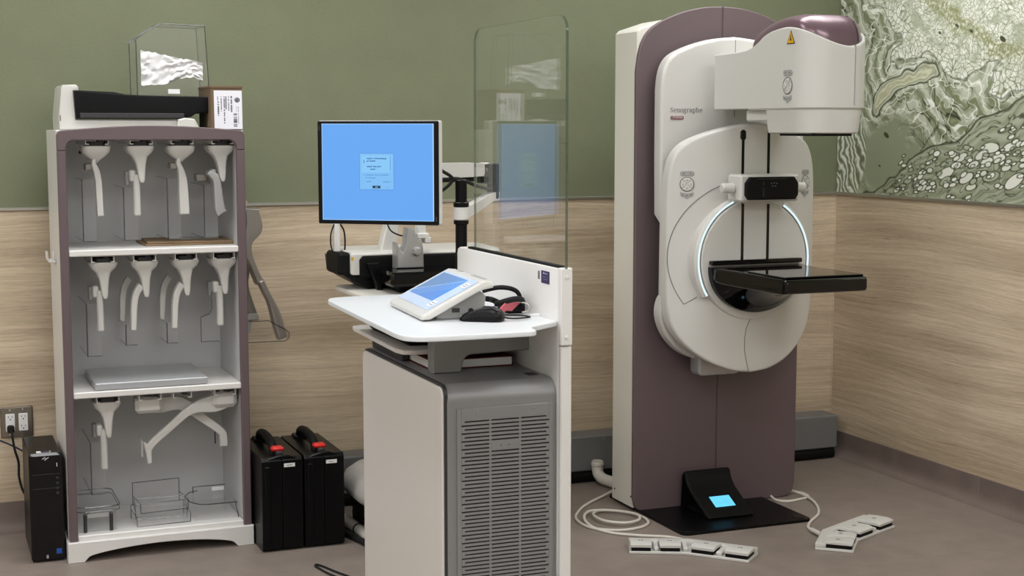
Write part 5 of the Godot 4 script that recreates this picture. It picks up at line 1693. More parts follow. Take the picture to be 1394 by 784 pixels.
# ---------------------------------------------------------------- console
func console() -> void:
	var t := thing("control_console", "grey and white control console with vent grille and desk top", "console", Vector3(1.42, 0, 1.83))
	var pf := PackedVector2Array([Vector2(1.455, 0.06), Vector2(2.19, 0.06), Vector2(2.19, 0.800)])
	for k in range(1, 7):
		var a := PI / 2 * k / 6.0
		pf.append(Vector2(2.19 - 0.045 * (1 - cos(a)), 0.800 + 0.045 * sin(a)))
	pf.append(Vector2(1.475, 0.845))
	pf.append(Vector2(1.455, 0.825))
	part(t, "body", S().prism(pf, Vector3(1.568, 0, 0), Vector3(0, 0, 1), Vector3.UP, 0.308, 0.002), M.console_grey)
	part(t, "side_gasket", S().prism(rrect(0.731, 0.794, 0.029, 6, Vector2(1.8225, 0.4485)), Vector3(1.262, 0, 0), Vector3(0, 0, 1), Vector3.UP, 0.009), M.dark_grey)
	part(t, "side_panel", S().prism(rrect(0.722, 0.785, 0.026, 6, Vector2(1.8225, 0.447)), Vector3(1.2555, 0, 0), Vector3(0, 0, 1), Vector3.UP, 0.009, 0.004, 2), M.console_side)
	part(t, "plinth", S().bx(1.28, 1.55, 0.05, 0.075, 1.50, 2.14, 0.004), M.dark_grey)
	for p in [Vector2(1.31, 1.53), Vector2(1.53, 1.53), Vector2(1.31, 2.10), Vector2(1.53, 2.10)]:
		part(t, "caster", S().cyl(Vector3(p.x - 0.012, 0.026, p.y), Vector3(p.x + 0.012, 0.026, p.y), 0.026, 18, 0.003), M.rubber)
	# service hole in the top
	part(t, "cable_port", S().bx(1.520, 1.550, 0.8445, 0.8458, 2.075, 2.115), M.ink)
	# louvred vent: frame, slats and ribs before a sheet painted dark for the shade inside
	var z := 2.19
	var v := part(t, "vent_frame", S().bx(1.285, 1.297, 0.10, 0.783, z - 0.002, z + 0.006, 0.001).bx(1.545, 1.557, 0.10, 0.783, z - 0.002, z + 0.006, 0.001).bx(1.297, 1.545, 0.755, 0.783, z - 0.002, z + 0.006, 0.001).bx(1.297, 1.545, 0.10, 0.125, z - 0.002, z + 0.006, 0.001), M.console_grey)
	part(v, "vent_shade_sheet", S().bx(1.295, 1.547, 0.12, 0.76, z, z + 0.0012), M.ink)
	for x in [1.3775, 1.4615]:
		part(v, "rib", S().bx(x - 0.0028, x + 0.0028, 0.123, 0.757, z + 0.0012, z + 0.0055), M.console_grey)
	for p in [Vector2(1.34, 0.774), Vector2(1.50, 0.774)]:
		part(v, "screw", S().cyl(Vector3(p.x, p.y, z + 0.0055), Vector3(p.x, p.y, z + 0.0075), 0.003, 10), M.chrome)
	var pitch := 0.01042
	var slats := [S(), S()]
	for k in 2:
		slats[k].bx(-0.124, 0.124, -0.0031, 0.0031, 0.0, 0.0045)
		if k == 1:
			slats[k].bx(-0.124, -0.1155, 0.0031, pitch - 0.0031, 0.0, 0.0045)
			slats[k].bx(0.1155, 0.124, 0.0031, pitch - 0.0031, 0.0, 0.0045)
	var sm := [slats[0].mesh(), slats[1].mesh()]
	for k in 61:
		var o := MeshInstance3D.new()
		o.name = "slat"
		o.mesh = sm[k % 2]
		o.material_override = M.console_grey
		v.add_child(o, true)
		o.position = Vector3(1.421, 0.1282 + pitch * k, z + 0.0012) - (org[v] as Vector3)
	part(v, "name_plate", S().bx(1.381, 1.458, 0.672, 0.689, z + 0.0012, z + 0.006), M.console_grey)
	for x in [1.407, 1.430]:
		part(v, "plate_hole", S().cyl(Vector3(x, 0.680, z + 0.0055), Vector3(x, 0.680, z + 0.0064), 0.0016, 8), M.ink)
	# upright white panel and its front edge
	var wp := PackedVector2Array([Vector2(1.415, 0.03), Vector2(2.197, 0.03), Vector2(2.197, 1.140), Vector2(1.435, 1.140), Vector2(1.42, 1.134), Vector2(1.415, 1.12)])
	part(t, "end_panel", S().prism(wp, Vector3(1.601, 0, 0), Vector3(0, 0, 1), Vector3.UP, 0.032, 0.006, 2), M.panel_white)
	part(t, "edge_post", S().bx(1.568, 1.602, 0.936, 1.142, 2.196, 2.218, 0.003), M.cabinet_white)
	part(t, "edge_post", S().bx(1.570, 1.602, 0.03, 0.9335, 2.196, 2.214, 0.003), M.cabinet_white)
	for y in [1.118, 0.958]:
		part(t, "rivet", S().cyl(Vector3(1.585, y, 2.217), Vector3(1.585, y, 2.2205), 0.0055, 12, 0.0015), M.cabinet_white)
	part(t, "glass_gasket", S().bx(1.574, 1.592, 1.138, 1.146, 1.50, 2.19, 0.002), M.matt_black)
	# glass radiation shield
	var gr := rrect(0.675, 0.70, 0.045, 8, Vector2(1.880, 1.450))
	var gs := part(t, "glass_shield", S().prism(gr, Vector3(1.587, 0, 0), Vector3(0, 0, 1), Vector3.UP, 0.008), M.shield_glass, "clear glass shield")
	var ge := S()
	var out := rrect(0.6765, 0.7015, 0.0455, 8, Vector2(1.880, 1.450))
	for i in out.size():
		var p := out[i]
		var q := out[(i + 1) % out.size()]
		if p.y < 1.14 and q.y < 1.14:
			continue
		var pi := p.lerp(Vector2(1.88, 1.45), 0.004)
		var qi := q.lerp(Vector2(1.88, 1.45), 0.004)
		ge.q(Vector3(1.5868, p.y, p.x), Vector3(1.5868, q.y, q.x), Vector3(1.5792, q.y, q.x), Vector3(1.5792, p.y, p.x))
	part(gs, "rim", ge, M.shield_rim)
	# stickers on the panel
	var im := Image.create(64, 64, false, Image.FORMAT_RGB8)
	im.fill(Color(0.20, 0.17, 0.33))
	im.fill_rect(Rect2i(16, 8, 8, 8), Color(0.8, 0.8, 0.85))
	dashes(im, 26, 10, 24, 5, Color(0.7, 0.7, 0.78), 3)
	dashes(im, 10, 28, 44, 4, Color(0.5, 0.48, 0.6), 4)
	dashes(im, 10, 40, 40, 4, Color(0.5, 0.48, 0.6), 5)
	sheet(t, "sticker", Vector3(1.569, 1.1255, 2.085), Vector3(0, 0, 0.055), Vector3(0, -0.034, 0), print_material("purple_sticker", im), 0.0008, "purple printed sticker")
	part(t, "code_sticker", S().bx(1.5683, 1.5692, 1.100, 1.122, 2.062, 2.074), M.ink_grey)
	# desk, bracket and drawer shelf
	var bp := PackedVector2Array([Vector2(1.287, 0.8455), Vector2(1.368, 0.8455), Vector2(1.372, 0.864)])
	for k in range(1, 6):
		var a := PI / 2 * k / 5.0
		bp.append(Vector2(1.372 + 0.028 * (1 - cos(a)), 0.864 + 0.028 * sin(a)))
	bp.append_array(PackedVector2Array([Vector2(1.569, 0.896), Vector2(1.569, 0.985), Vector2(1.288, 0.985)]))
	part(t, "desk_bracket", S().prism(bp, Vector3(0, 0, 1.965), Vector3.RIGHT, Vector3.UP, 0.035, 0.003), M.console_grey)
	part(t, "desk_bracket", S().prism(bp, Vector3(0, 0, 1.955), Vector3.RIGHT, Vector3.UP, 0.009, 0.002), M.console_grey)
	var tp := []
	for q in spline2([Vector2(1.26, 1.435), Vector2(1.20, 1.437), Vector2(1.155, 1.452), Vector2(1.134, 1.49), Vector2(1.128, 1.54)], 4):
		tp.append(q)
	tp.append(Vector2(1.102, 2.215))
	for q in spline2([Vector2(1.101, 2.25), Vector2(1.108, 2.305), Vector2(1.140, 2.335), Vector2(1.19, 2.345), Vector2(1.26, 2.347)], 4):
		tp.append(q)
	for q in [Vector2(1.425, 2.348), Vector2(1.440, 2.344), Vector2(1.449, 2.333), Vector2(1.452, 2.305), Vector2(1.456, 2.282), Vector2(1.466, 2.268), Vector2(1.568, 2.195), Vector2(1.568, 1.435)]:
		tp.append(q)
	var tpoly := PackedVector2Array()
	for q in tp:
		tpoly.append(Vector2(q.x, -q.y))
	part(t, "desk_top", S().prism(tpoly, Vector3(0, 0.986, 0), Vector3.RIGHT, Vector3(0, 0, -1), 0.014, 0.003, 2), M.desk_white)
	part(t, "desk_clip", S().bx(1.545, 1.568, 0.999, 1.006, 2.065, 2.08, 0.002), M.paper)
	var lp := PackedVector2Array([Vector2(1.567, -1.36), Vector2(1.27, -1.36), Vector2(1.243, -1.37), Vector2(1.237, -1.40), Vector2(1.222, -1.87), Vector2(1.232, -1.91), Vector2(1.265, -1.925), Vector2(1.567, -1.925)])
	part(t, "drawer_shelf", S().prism(lp, Vector3(0, 0.888, 0), Vector3.RIGHT, Vector3(0, 0, -1), 0.013, 0.003, 2), M.console_side)
	part(t, "shelf_bracket", S().bx(1.275, 1.295, 0.8455, 0.888, 1.47, 1.76, 0.003), M.dark_grey)


func desk_things() -> void:
	# keyboard tucked under the desk top
	single("keyboard_unit", "flat black keyboard unit on the shelf under the desk top", "keyboard", S().bx(1.265, 1.54, 0.9015, 0.940, 1.47, 1.85, 0.010), M.matt_black, Vector3(1.38, 0.9012, 1.66))
	var b := thing("red_binder", "dark red binder lying under the console's drawer shelf", "binder", Vector3(1.44, 0.8455, 1.78))
	part(b, "cover", S().bx(1.30, 1.545, 0.8705, 0.8735, 1.62, 1.945, 0.001), M.dark_red)
	part(b, "cover", S().bx(1.30, 1.545, 0.8457, 0.849, 1.62, 1.945, 0.001), M.dark_red)
	part(b, "pages", S().bx(1.303, 1.54, 0.849, 0.8705, 1.63, 1.942), M.paper)
	# touch tablet facing the left
	var t := thing("touch_tablet", "white tilted touch tablet with a lit blue screen on the desk", "tablet", Vector3(1.335, 1.0, 1.905))
	local(t)
	t.rotation.y = deg_to_rad(-4.0)
	var up := Vector2(0.168, 0.084).normalized()
	var sl := PackedVector2Array([Vector2(-0.092, 0.004), Vector2(-0.094, 0.014), Vector2(-0.088, 0.020), Vector2(0.080, 0.104), Vector2(0.100, 0.102), Vector2(0.108, 0.092), Vector2(0.104, 0.084), Vector2(0.072, 0.078), Vector2(-0.070, 0.0045)])
	part(t, "housing", S().prism(sl, Vector3(0, 0, -0.183), Vector3.RIGHT, Vector3.UP, 0.366, 0.006, 2), M.white_shell)
	part(t, "stand", S().prism(PackedVector2Array([Vector2(-0.045, 0.0005), Vector2(0.085, 0.0005), Vector2(0.092, 0.06), Vector2(0.072, 0.077), Vector2(-0.050, 0.012)]), Vector3(0, 0, -0.145), Vector3.RIGHT, Vector3.UP, 0.30, 0.004), M.button_grey)
	var im := Image.create(220, 128, false, Image.FORMAT_RGB8)
	for yy in 128:
		for xx in 220:
			var d: float = xx * 0.5 + yy
			var c := Color(0.46, 0.60, 0.80)
			if d > 118.0:
				c = Color(0.45, 0.63, 0.90)
			if d > 160.0:
				c = Color(0.40, 0.60, 0.90)
			if d > 108.0 and d < 114.0:
				c = Color(0.62, 0.78, 0.98)
			im.set_pixel(xx, yy, c)
	var dn := Vector3(-up.x, -up.y, 0)
	var nn := Vector3(-up.y, up.x, 0)
	var o := Vector3(0.080, 0.104, 0) + nn * 0.0002
	sheet(t, "screen_border", o + dn * 0.012 + Vector3(0, 0, -0.168), Vector3(0, 0, 0.330), dn * 0.158, M.tablet_face, 0.0004)
	sheet(t, "screen", o + dn * 0.020 + Vector3(0, 0, -0.155) + nn * 0.0005, Vector3(0, 0, 0.245), dn * 0.115, print_material("tablet_screen", im, 0.15, 0.62), 0.0004, "lit blue screen")
	var im2 := Image.create(48, 32, false, Image.FORMAT_RGB8)
	im2.fill(Color(0.9, 0.92, 0.95))
	dashes(im2, 6, 8, 36, 5, Color(0.25, 0.27, 0.32), 3)
	dashes(im2, 6, 19, 36, 5, Color(0.25, 0.27, 0.32), 8)
	var pm := print_material("tablet_sticker", im2)
	sheet(t, "key_sticker", o + dn * 0.130 + Vector3(0, 0, 0.100) + nn * 0.0005, Vector3(0, 0, 0.04), dn * 0.026, pm, 0.0004)
	sheet(t, "key_sticker", o + dn * 0.03 + Vector3(0, 0, 0.105) + nn * 0.0005, Vector3(0, 0, 0.045), dn * 0.022, pm, 0.0004)
	part(t, "side_port", S().bx(-0.012, 0.010, 0.022, 0.034, 0.1825, 0.1845, 0.001), M.ink)
	part(t, "top_label", S().bx(0.085, 0.100, 0.1028, 0.1036, -0.12, -0.08).bx(0.085, 0.100, 0.1028, 0.1036, 0.02, 0.14), M.button_grey)
	# mouse
	var m := thing("computer_mouse", "black computer mouse lying on the white desk top", "mouse", Vector3(1.385, 1.0003, 2.115))
	local(m)
	m.rotation.y = deg_to_rad(-34.0)
	var rs := []
	for k in [[0.92, 0.0], [1.0, 0.003], [1.0, 0.010], [0.93, 0.020], [0.80, 0.029], [0.60, 0.035], [0.34, 0.0385], [0.1, 0.0395]]:
		var r := PackedVector3Array()
		for i in 28:
			var a: float = -TAU * i / 28
			var ca := cos(a)
			var sa := sin(a)
			var x: float = 0.060 * signf(ca) * pow(absf(ca), 0.75)
			var zz: float = 0.033 * signf(sa) * pow(absf(sa), 0.75) * (1.0 - 0.12 * cos(x * 50.0))
			var hgt: float = k[1] * (1.0 - 0.28 * smoothstep(0.0, -0.06, x))
			r.append(Vector3(x * k[0] + 0.006 * k[1] / 0.04, hgt, zz * k[0]))
		rs.append(r)
	var mb := part(m, "shell", S().rings(rs), M.satin_black, "", 60.0)
	part(mb, "wheel", S().cyl(Vector3(-0.030, 0.026, -0.003), Vector3(-0.030, 0.026, 0.003), 0.007, 14), M.rubber)
	part(mb, "maker_mark", S().bx(-0.055, -0.050, 0.0115, 0.0135, -0.010, 0.014), M.bracket_silver)
	part(m, "cord", S().tube(spline3([Vector3(0.055, 0.012, 0.0), Vector3(0.075, 0.006, -0.015), Vector3(0.10, 0.004, -0.045), Vector3(0.115, 0.004, -0.075), Vector3(0.085, 0.004, -0.10), Vector3(0.03, 0.005, -0.10), Vector3(-0.01, 0.012, -0.11), Vector3(0.0, 0.02, -0.15)]), 0.0022, 7), M.rubber)
	# cables and a pink ribbon behind the tablet
	var c := thing("cable_bundle", "black cables bundled behind the tablet against the white panel", "cable", Vector3(1.50, 1.0, 1.95))
	part(c, "cable", S().tube(spline3([Vector3(1.46, 1.03, 2.02), Vector3(1.50, 1.045, 2.05), Vector3(1.535, 1.04, 2.03), Vector3(1.545, 1.018, 1.99), Vector3(1.53, 1.01, 1.95), Vector3(1.49, 1.03, 1.93), Vector3(1.455, 1.04, 1.97)]), 0.008, 8), M.rubber)
	part(c, "cable", S().tube(spline3([Vector3(1.45, 1.06, 1.95), Vector3(1.49, 1.07, 1.97), Vector3(1.53, 1.064, 1.975), Vector3(1.552, 1.045, 1.97), Vector3(1.555, 1.012, 1.955)]), 0.0065, 8), M.rubber)
	part(c, "power_brick", S().bx(1.50, 1.555, 1.0005, 1.03, 1.93, 2.01, 0.006), M.matt_black)
	part(c, "cable_loop", S().tube(spline3([Vector3(1.52, 1.036, 2.03), Vector3(1.545, 1.03, 2.045), Vector3(1.55, 1.012, 2.04), Vector3(1.535, 1.006, 2.03)]), 0.002, 6), M.cable_white)
	single("pink_ribbon", "pink ribbon crumpled among the cables behind the tablet", "ribbon", S().ribbon([Vector2(0, 0), Vector2(0.025, 0.012), Vector2(0.05, 0.002), Vector2(0.075, 0.016), Vector2(0.095, 0.010)], [0.010, 0.014, 0.012, 0.013, 0.008], Vector3(1.462, 1.0115, 2.045), Vector3(0.8, 0.15, -0.4).normalized(), Vector3(0, 1, 0.35).normalized(), 0.003), M.pink_ribbon, Vector3(1.50, 1.0, 2.02))


func monitor() -> void:
	var w := 0.393
	var h := 0.318
	var th := deg_to_rad(37.0)
	var right := Vector3(1.487, 0, 1.48)
	var c := right - Vector3(cos(th), 0, sin(th)) * w / 2
	var t := thing("monitor", "square monitor showing a blue screen with a dialog window", "monitor", Vector3(c.x, 1.211, c.z))
	local(t)
	t.rotation.y = -th
	part(t, "rear_shell", S().prism(rrect(w + 0.002, h + 0.002, 0.006, 4, Vector2(0, h / 2)), Vector3(0, 0, -0.040), Vector3.RIGHT, Vector3.UP, 0.032, 0.004, 2), M.cabinet_white)
	part(t, "rear_bulge", S().prism(rrect(w * 0.7, h * 0.7, 0.03, 5, Vector2(0, h / 2)), Vector3(0, 0, -0.062), Vector3.RIGHT, Vector3.UP, 0.024, 0.008, 2), M.cabinet_white)
	part(t, "bezel", S().prism(rrect(w, h, 0.004, 3, Vector2(0, h / 2)), Vector3(0, 0, -0.0085), Vector3.RIGHT, Vector3.UP, 0.0085, 0.002), M.satin_black)
	var W := 512
	var H := 410
	var im := Image.create(W, H, false, Image.FORMAT_RGB8)
	im.fill(Color(0.40, 0.665, 0.965))
	im.fill_rect(Rect2i(0, 0, W, 3), Color(0.62, 0.80, 0.97))
	im.fill_rect(Rect2i(0, 0, 3, H), Color(0.62, 0.80, 0.97))
	im.fill_rect(Rect2i(W - 4, 0, 4, H), Color(0.75, 0.88, 0.98))
	im.fill_rect(Rect2i(0, H - 4, W, 4), Color(0.55, 0.76, 0.97))
	im.fill_rect(Rect2i(173, 124, 159, 156), Color(0.30, 0.56, 0.86))
	im.fill_rect(Rect2i(175, 126, 155, 152), Color(0.50, 0.75, 0.97))
	im.fill_rect(Rect2i(184, 134, 138, 72), Color(0.535, 0.79, 0.985))
	var ink := Color(0.20, 0.42, 0.62)
	dashes(im, 208, 144, 92, 5, ink, 1)
	dashes(im, 208, 155, 40, 5, ink, 2)
	dashes(im, 208, 178, 64, 5, ink, 3)
	dashes(im, 224, 189, 26, 5, ink, 4)
	im.fill_rect(Rect2i(193, 154, 3, 12), ink)
	im.fill_rect(Rect2i(314, 136, 3, 64), Color(0.36, 0.60, 0.84))
	var ink2 := Color(0.34, 0.58, 0.82)
	dashes(im, 194, 214, 112, 4, ink2, 5)
	dashes(im, 202, 226, 48, 4, ink2, 6)
	dashes(im, 206, 242, 22, 4, ink2, 7)
	dashes(im, 282, 243, 36, 4, ink2, 8)
	im.fill_rect(Rect2i(233, 262, 36, 11), Color(0.05, 0.22, 0.33))
	dashes(im, 246, 265, 12, 5, Color(0.6, 0.8, 0.9), 9)
	dashes(im, 294, 268, 14, 3, ink2, 10)
	sheet(t, "screen", Vector3(-w / 2 + 0.0145, h - 0.0085, 0.0), Vector3(w - 0.029, 0, 0), Vector3(0, -(h - 0.0205), 0), print_material("monitor_screen", im, 0.12, 0.62), 0.0006, "blue screen with a pale dialog window")
	part(t, "bezel_mark", S().bx(-w / 2 + 0.004, -w / 2 + 0.008, h - 0.03, h - 0.014, 0.0, 0.0006).bx(w / 2 - 0.009, w / 2 - 0.005, 0.012, 0.026, 0.0, 0.0006), M.dark_grey)
	part(t, "mount_plate", S().bx(-0.06, 0.06, h / 2 - 0.06, h / 2 + 0.06, -0.075, -0.060, 0.004), M.dark_grey)
	# pole and jointed arm behind the console panel
	var a := thing("monitor_stand", "white jointed monitor stand on a black pole behind the console", "monitor stand", Vector3(1.60, 0, 1.37))
	part(a, "pole", S().cyl(Vector3(1.600, 0.0, 1.372), Vector3(1.600, 1.345, 1.372), 0.0185, 24, 0.002), M.satin_black)
	part(a, "foot", S().cyl(Vector3(1.600, 0.0, 1.372), Vector3(1.600, 0.02, 1.372), 0.05, 24, 0.004), M.satin_black)
	part(a, "collar", S().cyl(Vector3(1.600, 1.205, 1.372), Vector3(1.600, 1.220, 1.372), 0.024, 24, 0.003), M.satin_black)
	part(a, "collar", S().cyl(Vector3(1.600, 1.259, 1.372), Vector3(1.600, 1.276, 1.372), 0.0245, 24, 0.003), M.satin_black)
	var e := Vector3(1.775, 0, 1.20)
	var la := S()
	la.cyl(Vector3(1.600, 1.219, 1.372), Vector3(1.600, 1.260, 1.372), 0.0245, 24, 0.003)
	var d := (e - Vector3(1.600, 0, 1.372)).normalized()
	var n := Vector3(-d.z, 0, d.x)
	for k in 1:
		var p0 := Vector3(1.600, 1.238, 1.372)
		var p1 := Vector3(e.x, 1.283, e.z)
		var rsq := []
		for q in [[p0, 0.014, 0.018], [p0.lerp(p1, 0.5), 0.014, 0.016], [p1 - d * 0.03, 0.016, 0.014], [p1 + d * 0.018, 0.016, 0.014]]:
			var cc: Vector3 = q[0]
			rsq.append(PackedVector3Array([cc + n * q[1] + Vector3(0, q[2], 0), cc - n * q[1] + Vector3(0, q[2], 0), cc - n * q[1] - Vector3(0, q[2], 0), cc + n * q[1] - Vector3(0, q[2], 0)]))
		la.rings(rsq)
	part(a, "lower_arm", la, M.cabinet_white)
	part(a, "elbow", S().cyl(Vector3(e.x, 1.275, e.z), Vector3(e.x, 1.392, e.z), 0.020, 20, 0.003).bx(e.x - 0.05, e.x, 1.325, 1.392, e.z - 0.022, e.z + 0.022, 0.004), M.satin_black)
	var back := Vector3(c.x, 1.37, c.z) + Vector3(sin(th), 0, -cos(th)) * 0.085
	var s2 := Vector3(e.x - 0.03, 1.372, e.z + 0.0)
	var d2 := (back - s2).normalized()
	var n2 := Vector3(-d2.z, 0, d2.x).normalized()
	var ua := S()
	var rr := []
	for q in [[s2, 0.019, 0.020], [s2.lerp(back, 0.15), 0.019, 0.023], [s2.lerp(back, 0.6), 0.018, 0.024], [back, 0.018, 0.026]]:
		var cc: Vector3 = q[0]
		rr.append(PackedVector3Array([cc + n2 * q[1] + Vector3(0, q[2], 0), cc - n2 * q[1] + Vector3(0, q[2], 0), cc - n2 * q[1] - Vector3(0, q[2], 0), cc + n2 * q[1] - Vector3(0, q[2], 0)]))
	ua.rings(rr)
	ua.cyl(s2 + n2 * 0.0195, s2 - n2 * 0.0195, 0.0225, 22, 0.003)
	part(a, "upper_arm", ua, M.cabinet_white)
	var bolt := S()
	for sg in [-1.0, 1.0]:
		bolt.cyl(s2 + n2 * 0.0195 * sg, s2 + n2 * 0.022 * sg, 0.008, 16, 0.001)
	part(a, "bolt", bolt, M.raceway_grey)
	part(a, "under_strip", S().tube(PackedVector3Array([s2 + Vector3(0, -0.030, 0) + d2 * 0.04, back + Vector3(0, -0.031, 0)]), 0.008, 8), M.rubber)
	var cb := thing("monitor_cable", "black cables drooping from the monitor arm over the pole", "cable", Vector3(1.60, 1.30, 1.33))
	part(cb, "cable", S().tube(spline3([back + Vector3(0.05, -0.03, 0.0), Vector3(1.50, 1.35, 1.32), Vector3(1.56, 1.345, 1.31), Vector3(1.62, 1.345, 1.30), Vector3(1.70, 1.32, 1.25), Vector3(1.76, 1.305, 1.23)]), 0.006, 8), M.rubber)
	part(cb, "cable", S().tube(spline3([back + Vector3(0.04, 0.0, 0.03), Vector3(1.50, 1.39, 1.36), Vector3(1.55, 1.37, 1.35), Vector3(1.585, 1.345, 1.335), Vector3(1.55, 1.31, 1.33), Vector3(1.50, 1.295, 1.33), Vector3(1.43, 1.29, 1.33)]), 0.0055, 8), M.rubber)


# ---------------------------------------------------------------- cart behind the console
func cart() -> void:
	var t := thing("equipment_cart", "white wheeled cart standing behind the console by the wall", "cart", Vector3(1.8, 0, 0.6))
	var lp := PackedVector2Array([Vector2(2.14, -0.36), Vector2(1.48, -0.36), Vector2(1.455, -0.385), Vector2(1.452, -0.42), Vector2(1.456, -0.82), Vector2(1.48, -0.86), Vector2(2.14, -0.86)])
	part(t, "top_shelf", S().prism(lp, Vector3(0, 0.902, 0), Vector3.RIGHT, Vector3(0, 0, -1), 0.018, 0.005, 2), M.warm_white)
	part(t, "column", S().bx(1.76, 1.86, 0.12, 0.902, 0.46, 0.60, 0.01), M.warm_white)
	# curved base cover
	var rs := []
	for k in [[0.96, 0.15], [1.0, 0.165], [1.0, 0.19], [0.96, 0.225], [0.86, 0.25], [0.66, 0.262]]:
		var r := PackedVector3Array()
		var p := rrect(0.70, 0.50, 0.16, 7)
		p.reverse()
		for q in p:
			r.append(Vector3(1.80 + q.x * k[0], k[1], 0.58 + q.y * k[0]))
		rs.append(r)
	part(t, "base_cover", S().rings(rs), M.cover_grey, "", 50.0)
	part(t, "chassis", S().bx(1.50, 2.10, 0.06, 0.155, 0.38, 0.78, 0.02), M.matt_black)
	for p in [Vector2(1.53, 0.42), Vector2(1.53, 0.76), Vector2(2.08, 0.42), Vector2(2.08, 0.76)]:
		part(t, "caster", S().cyl(Vector3(p.x - 0.016, 0.042, p.y), Vector3(p.x + 0.016, 0.042, p.y), 0.042, 20, 0.004), M.rubber)
	# biopsy support lying on the cart
	var y := 0.9205
	var b := thing("black_support_tray", "glossy black support tray with silver bracket resting on the cart", "tray", Vector3(1.75, y, 0.6))
	var f := PackedVector2Array([Vector2(0.30, y + 0.06), Vector2(0.30, y + 0.137), Vector2(0.335, y + 0.142), Vector2(0.56, y + 0.138), Vector2(0.575, y + 0.128), Vector2(0.575, y + 0.055)])
	part(b, "rear_frame", S().prism(f, Vector3(2.05, 0, 0), Vector3(0, 0, 1), Vector3.UP, 0.585, 0.010, 3), M.white_shell)
	var hood := PackedVector2Array([Vector2(1.497, y + 0.045), Vector2(1.497, y + 0.11), Vector2(1.51, y + 0.124), Vector2(2.04, y + 0.124), Vector2(2.04, y + 0.045)])
	part(b, "hood", S().prism(hood, Vector3(0, 0, 0.50), Vector3.RIGHT, Vector3.UP, 0.085, 0.006, 2), M.matt_black)
	var tub := []
	for k in [[0.0, 0.105], [0.032, 0.045], [0.060, 0.002], [0.118, -0.004]]:
		tub.append(PackedVector3Array([Vector3(1.43 + k[1], y + k[0], 0.56), Vector3(2.05, y + k[0], 0.56), Vector3(2.05, y + k[0], 0.36), Vector3(1.43 + k[1], y + k[0], 0.36)]))
	part(b, "tub", S().rings(tub), M.satin_black)
	part(b, "tray", S().bx(1.548, 2.03, y + 0.028, y + 0.080, 0.53, 0.80, 0.010), M.gloss_black)
	part(b, "tray_foot", S().bx(1.60, 2.0, y, y + 0.032, 0.56, 0.72, 0.006), M.matt_black)
	part(b, "side_leg", S().prism(PackedVector2Array([Vector2(1.515, y + 0.10), Vector2(1.56, y + 0.10), Vector2(1.575, y + 0.0), Vector2(1.555, y + 0.0)]), Vector3(0, 0, 0.585), Vector3.RIGHT, Vector3.UP, 0.03, 0.004), M.satin_black)
	var br := PackedVector2Array([Vector2(1.612, y + 0.081), Vector2(1.718, y + 0.081), Vector2(1.716, y + 0.15), Vector2(1.708, y + 0.187), Vector2(1.695, y + 0.183), Vector2(1.682, y + 0.225), Vector2(1.655, y + 0.228), Vector2(1.648, y + 0.165), Vector2(1.636, y + 0.142), Vector2(1.625, y + 0.155), Vector2(1.614, y + 0.175)])
	var bo := part(b, "bracket", S().prism(br, Vector3(0, 0, 0.60), Vector3.RIGHT, Vector3.UP, 0.06, 0.008, 2), M.bracket_silver, "silver clamp bracket")
	var star := PackedVector2Array()
	for i in 14:
		star.append(Vector2(1.688, y + 0.142) + Vector2(0.018 if i % 2 == 0 else 0.0145, 0).rotated(TAU * i / 14))
	part(bo, "clamp_knob", S().prism(star, Vector3(0, 0, 0.655), Vector3.RIGHT, Vector3.UP, 0.022, 0.004, 2), M.bracket_silver)
	part(b, "rear_bracket", S().prism(PackedVector2Array([Vector2(1.59, y + 0.13), Vector2(1.62, y + 0.25), Vector2(1.665, y + 0.25), Vector2(1.66, y + 0.13)]), Vector3(0, 0, 0.48), Vector3.RIGHT, Vector3.UP, 0.05, 0.006), M.white_shell)
	part(b, "side_arm", S().bx(1.70, 1.745, y + 0.185, y + 0.205, 0.58, 0.64, 0.003).bx(1.728, 1.752, y + 0.168, y + 0.19, 0.58, 0.64, 0.003).bx(1.705, 1.735, y + 0.20, y + 0.24, 0.59, 0.63, 0.003), M.cabinet_white)
	part(b, "bracket_cable", S().tube(spline3([Vector3(1.605, y + 0.25, 0.56), Vector3(1.615, y + 0.215, 0.58), Vector3(1.64, y + 0.198, 0.60), Vector3(1.66, y + 0.195, 0.60)]), 0.003, 7), M.rubber)
	part(b, "side_box", S().bx(1.420, 1.470, y + 0.055, y + 0.135, 0.40, 0.565, 0.008), M.matt_black)
	part(b, "warning_dot", S().bx(1.466, 1.474, y + 0.108, y + 0.120, 0.5755, 0.5765), M.yellow)
	part(b, "upright", S().bx(1.432, 1.456, y + 0.13, y + 0.24, 0.45, 0.475, 0.005), M.cabinet_white)
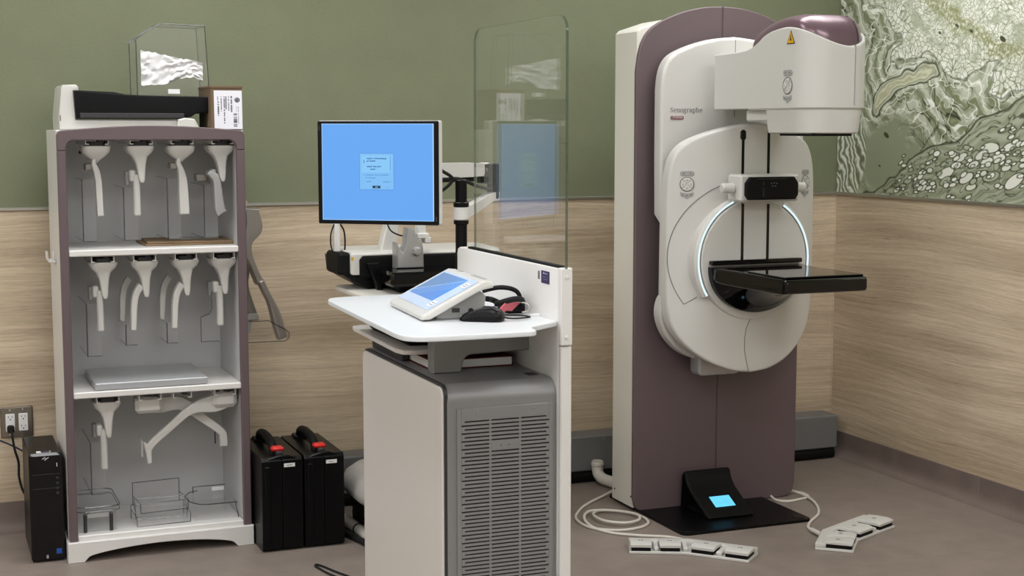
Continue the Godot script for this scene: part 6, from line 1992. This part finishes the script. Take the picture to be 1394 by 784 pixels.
	part(b, "upright_cable", S().tube(spline3([Vector3(1.434, y + 0.235, 0.47), Vector3(1.421, y + 0.20, 0.47), Vector3(1.420, y + 0.16, 0.47), Vector3(1.428, y + 0.13, 0.47)]), 0.0028, 7).tube(spline3([Vector3(1.456, y + 0.235, 0.47), Vector3(1.470, y + 0.21, 0.47), Vector3(1.474, y + 0.17, 0.47), Vector3(1.472, y + 0.13, 0.47)]), 0.0034, 7), M.rubber)


func _ready() -> void:
	rng.seed = 1
	# camera
	var cam := Camera3D.new()
	cam.name = "camera"
	cam.position = Vector3(0, 1.51, 5.7375)
	cam.rotation_degrees = Vector3(-6.22, -22.1, 0)
	cam.fov = rad_to_deg(2.0 * atan(392.0 / 2010.0))
	cam.near = 0.05
	cam.far = 60.0
	add_child(cam)
	cam.current = true
	# environment
	var e := Environment.new()
	e.background_mode = Environment.BG_COLOR
	e.background_color = Color(0.02, 0.02, 0.02)
	e.tonemap_mode = Environment.TONE_MAPPER_LINEAR
	e.tonemap_exposure = 1.55
	e.sdfgi_enabled = true
	e.ssao_enabled = true
	e.ssil_enabled = true
	var we := WorldEnvironment.new()
	we.name = "environment"
	we.environment = e
	add_child(we)
	# ceiling lights
	materials()
	glow("lamp_diffuser", Color(1.0, 0.97, 0.92), 2.6)
	glow("lamp_arc", Color(0.84, 0.95, 1.0), 0.75)
	var fr := pane("frosted", Color(0.72, 0.73, 0.74), 0.72, 0.24)
	fr.albedo_color.a = 0.72
	mat("tablet_face", Color(0.78, 0.84, 0.94), 0.2)
	var where := ["back row", "second row", "third row", "row behind the camera"]
	for i in 4:
		for j in 4:
			troffer(-3.3 + 2.1 * j, 1.0 + 1.9 * i, "flat ceiling light panel in the %s, %s" % [where[i], ["unseen far left column added for light", "left of the middle", "right of the middle", "far right"][j]], 1.0)  # far left column is out of view, added to brighten left-facing surfaces
	room()
	outlet()
	raceway()
	cabinet()
	gantry()
	gantry_floor()
	console()
	cart()
	monitor()
	desk_things()
	cabinet_contents()
	cabinet_top()
	floor_things()
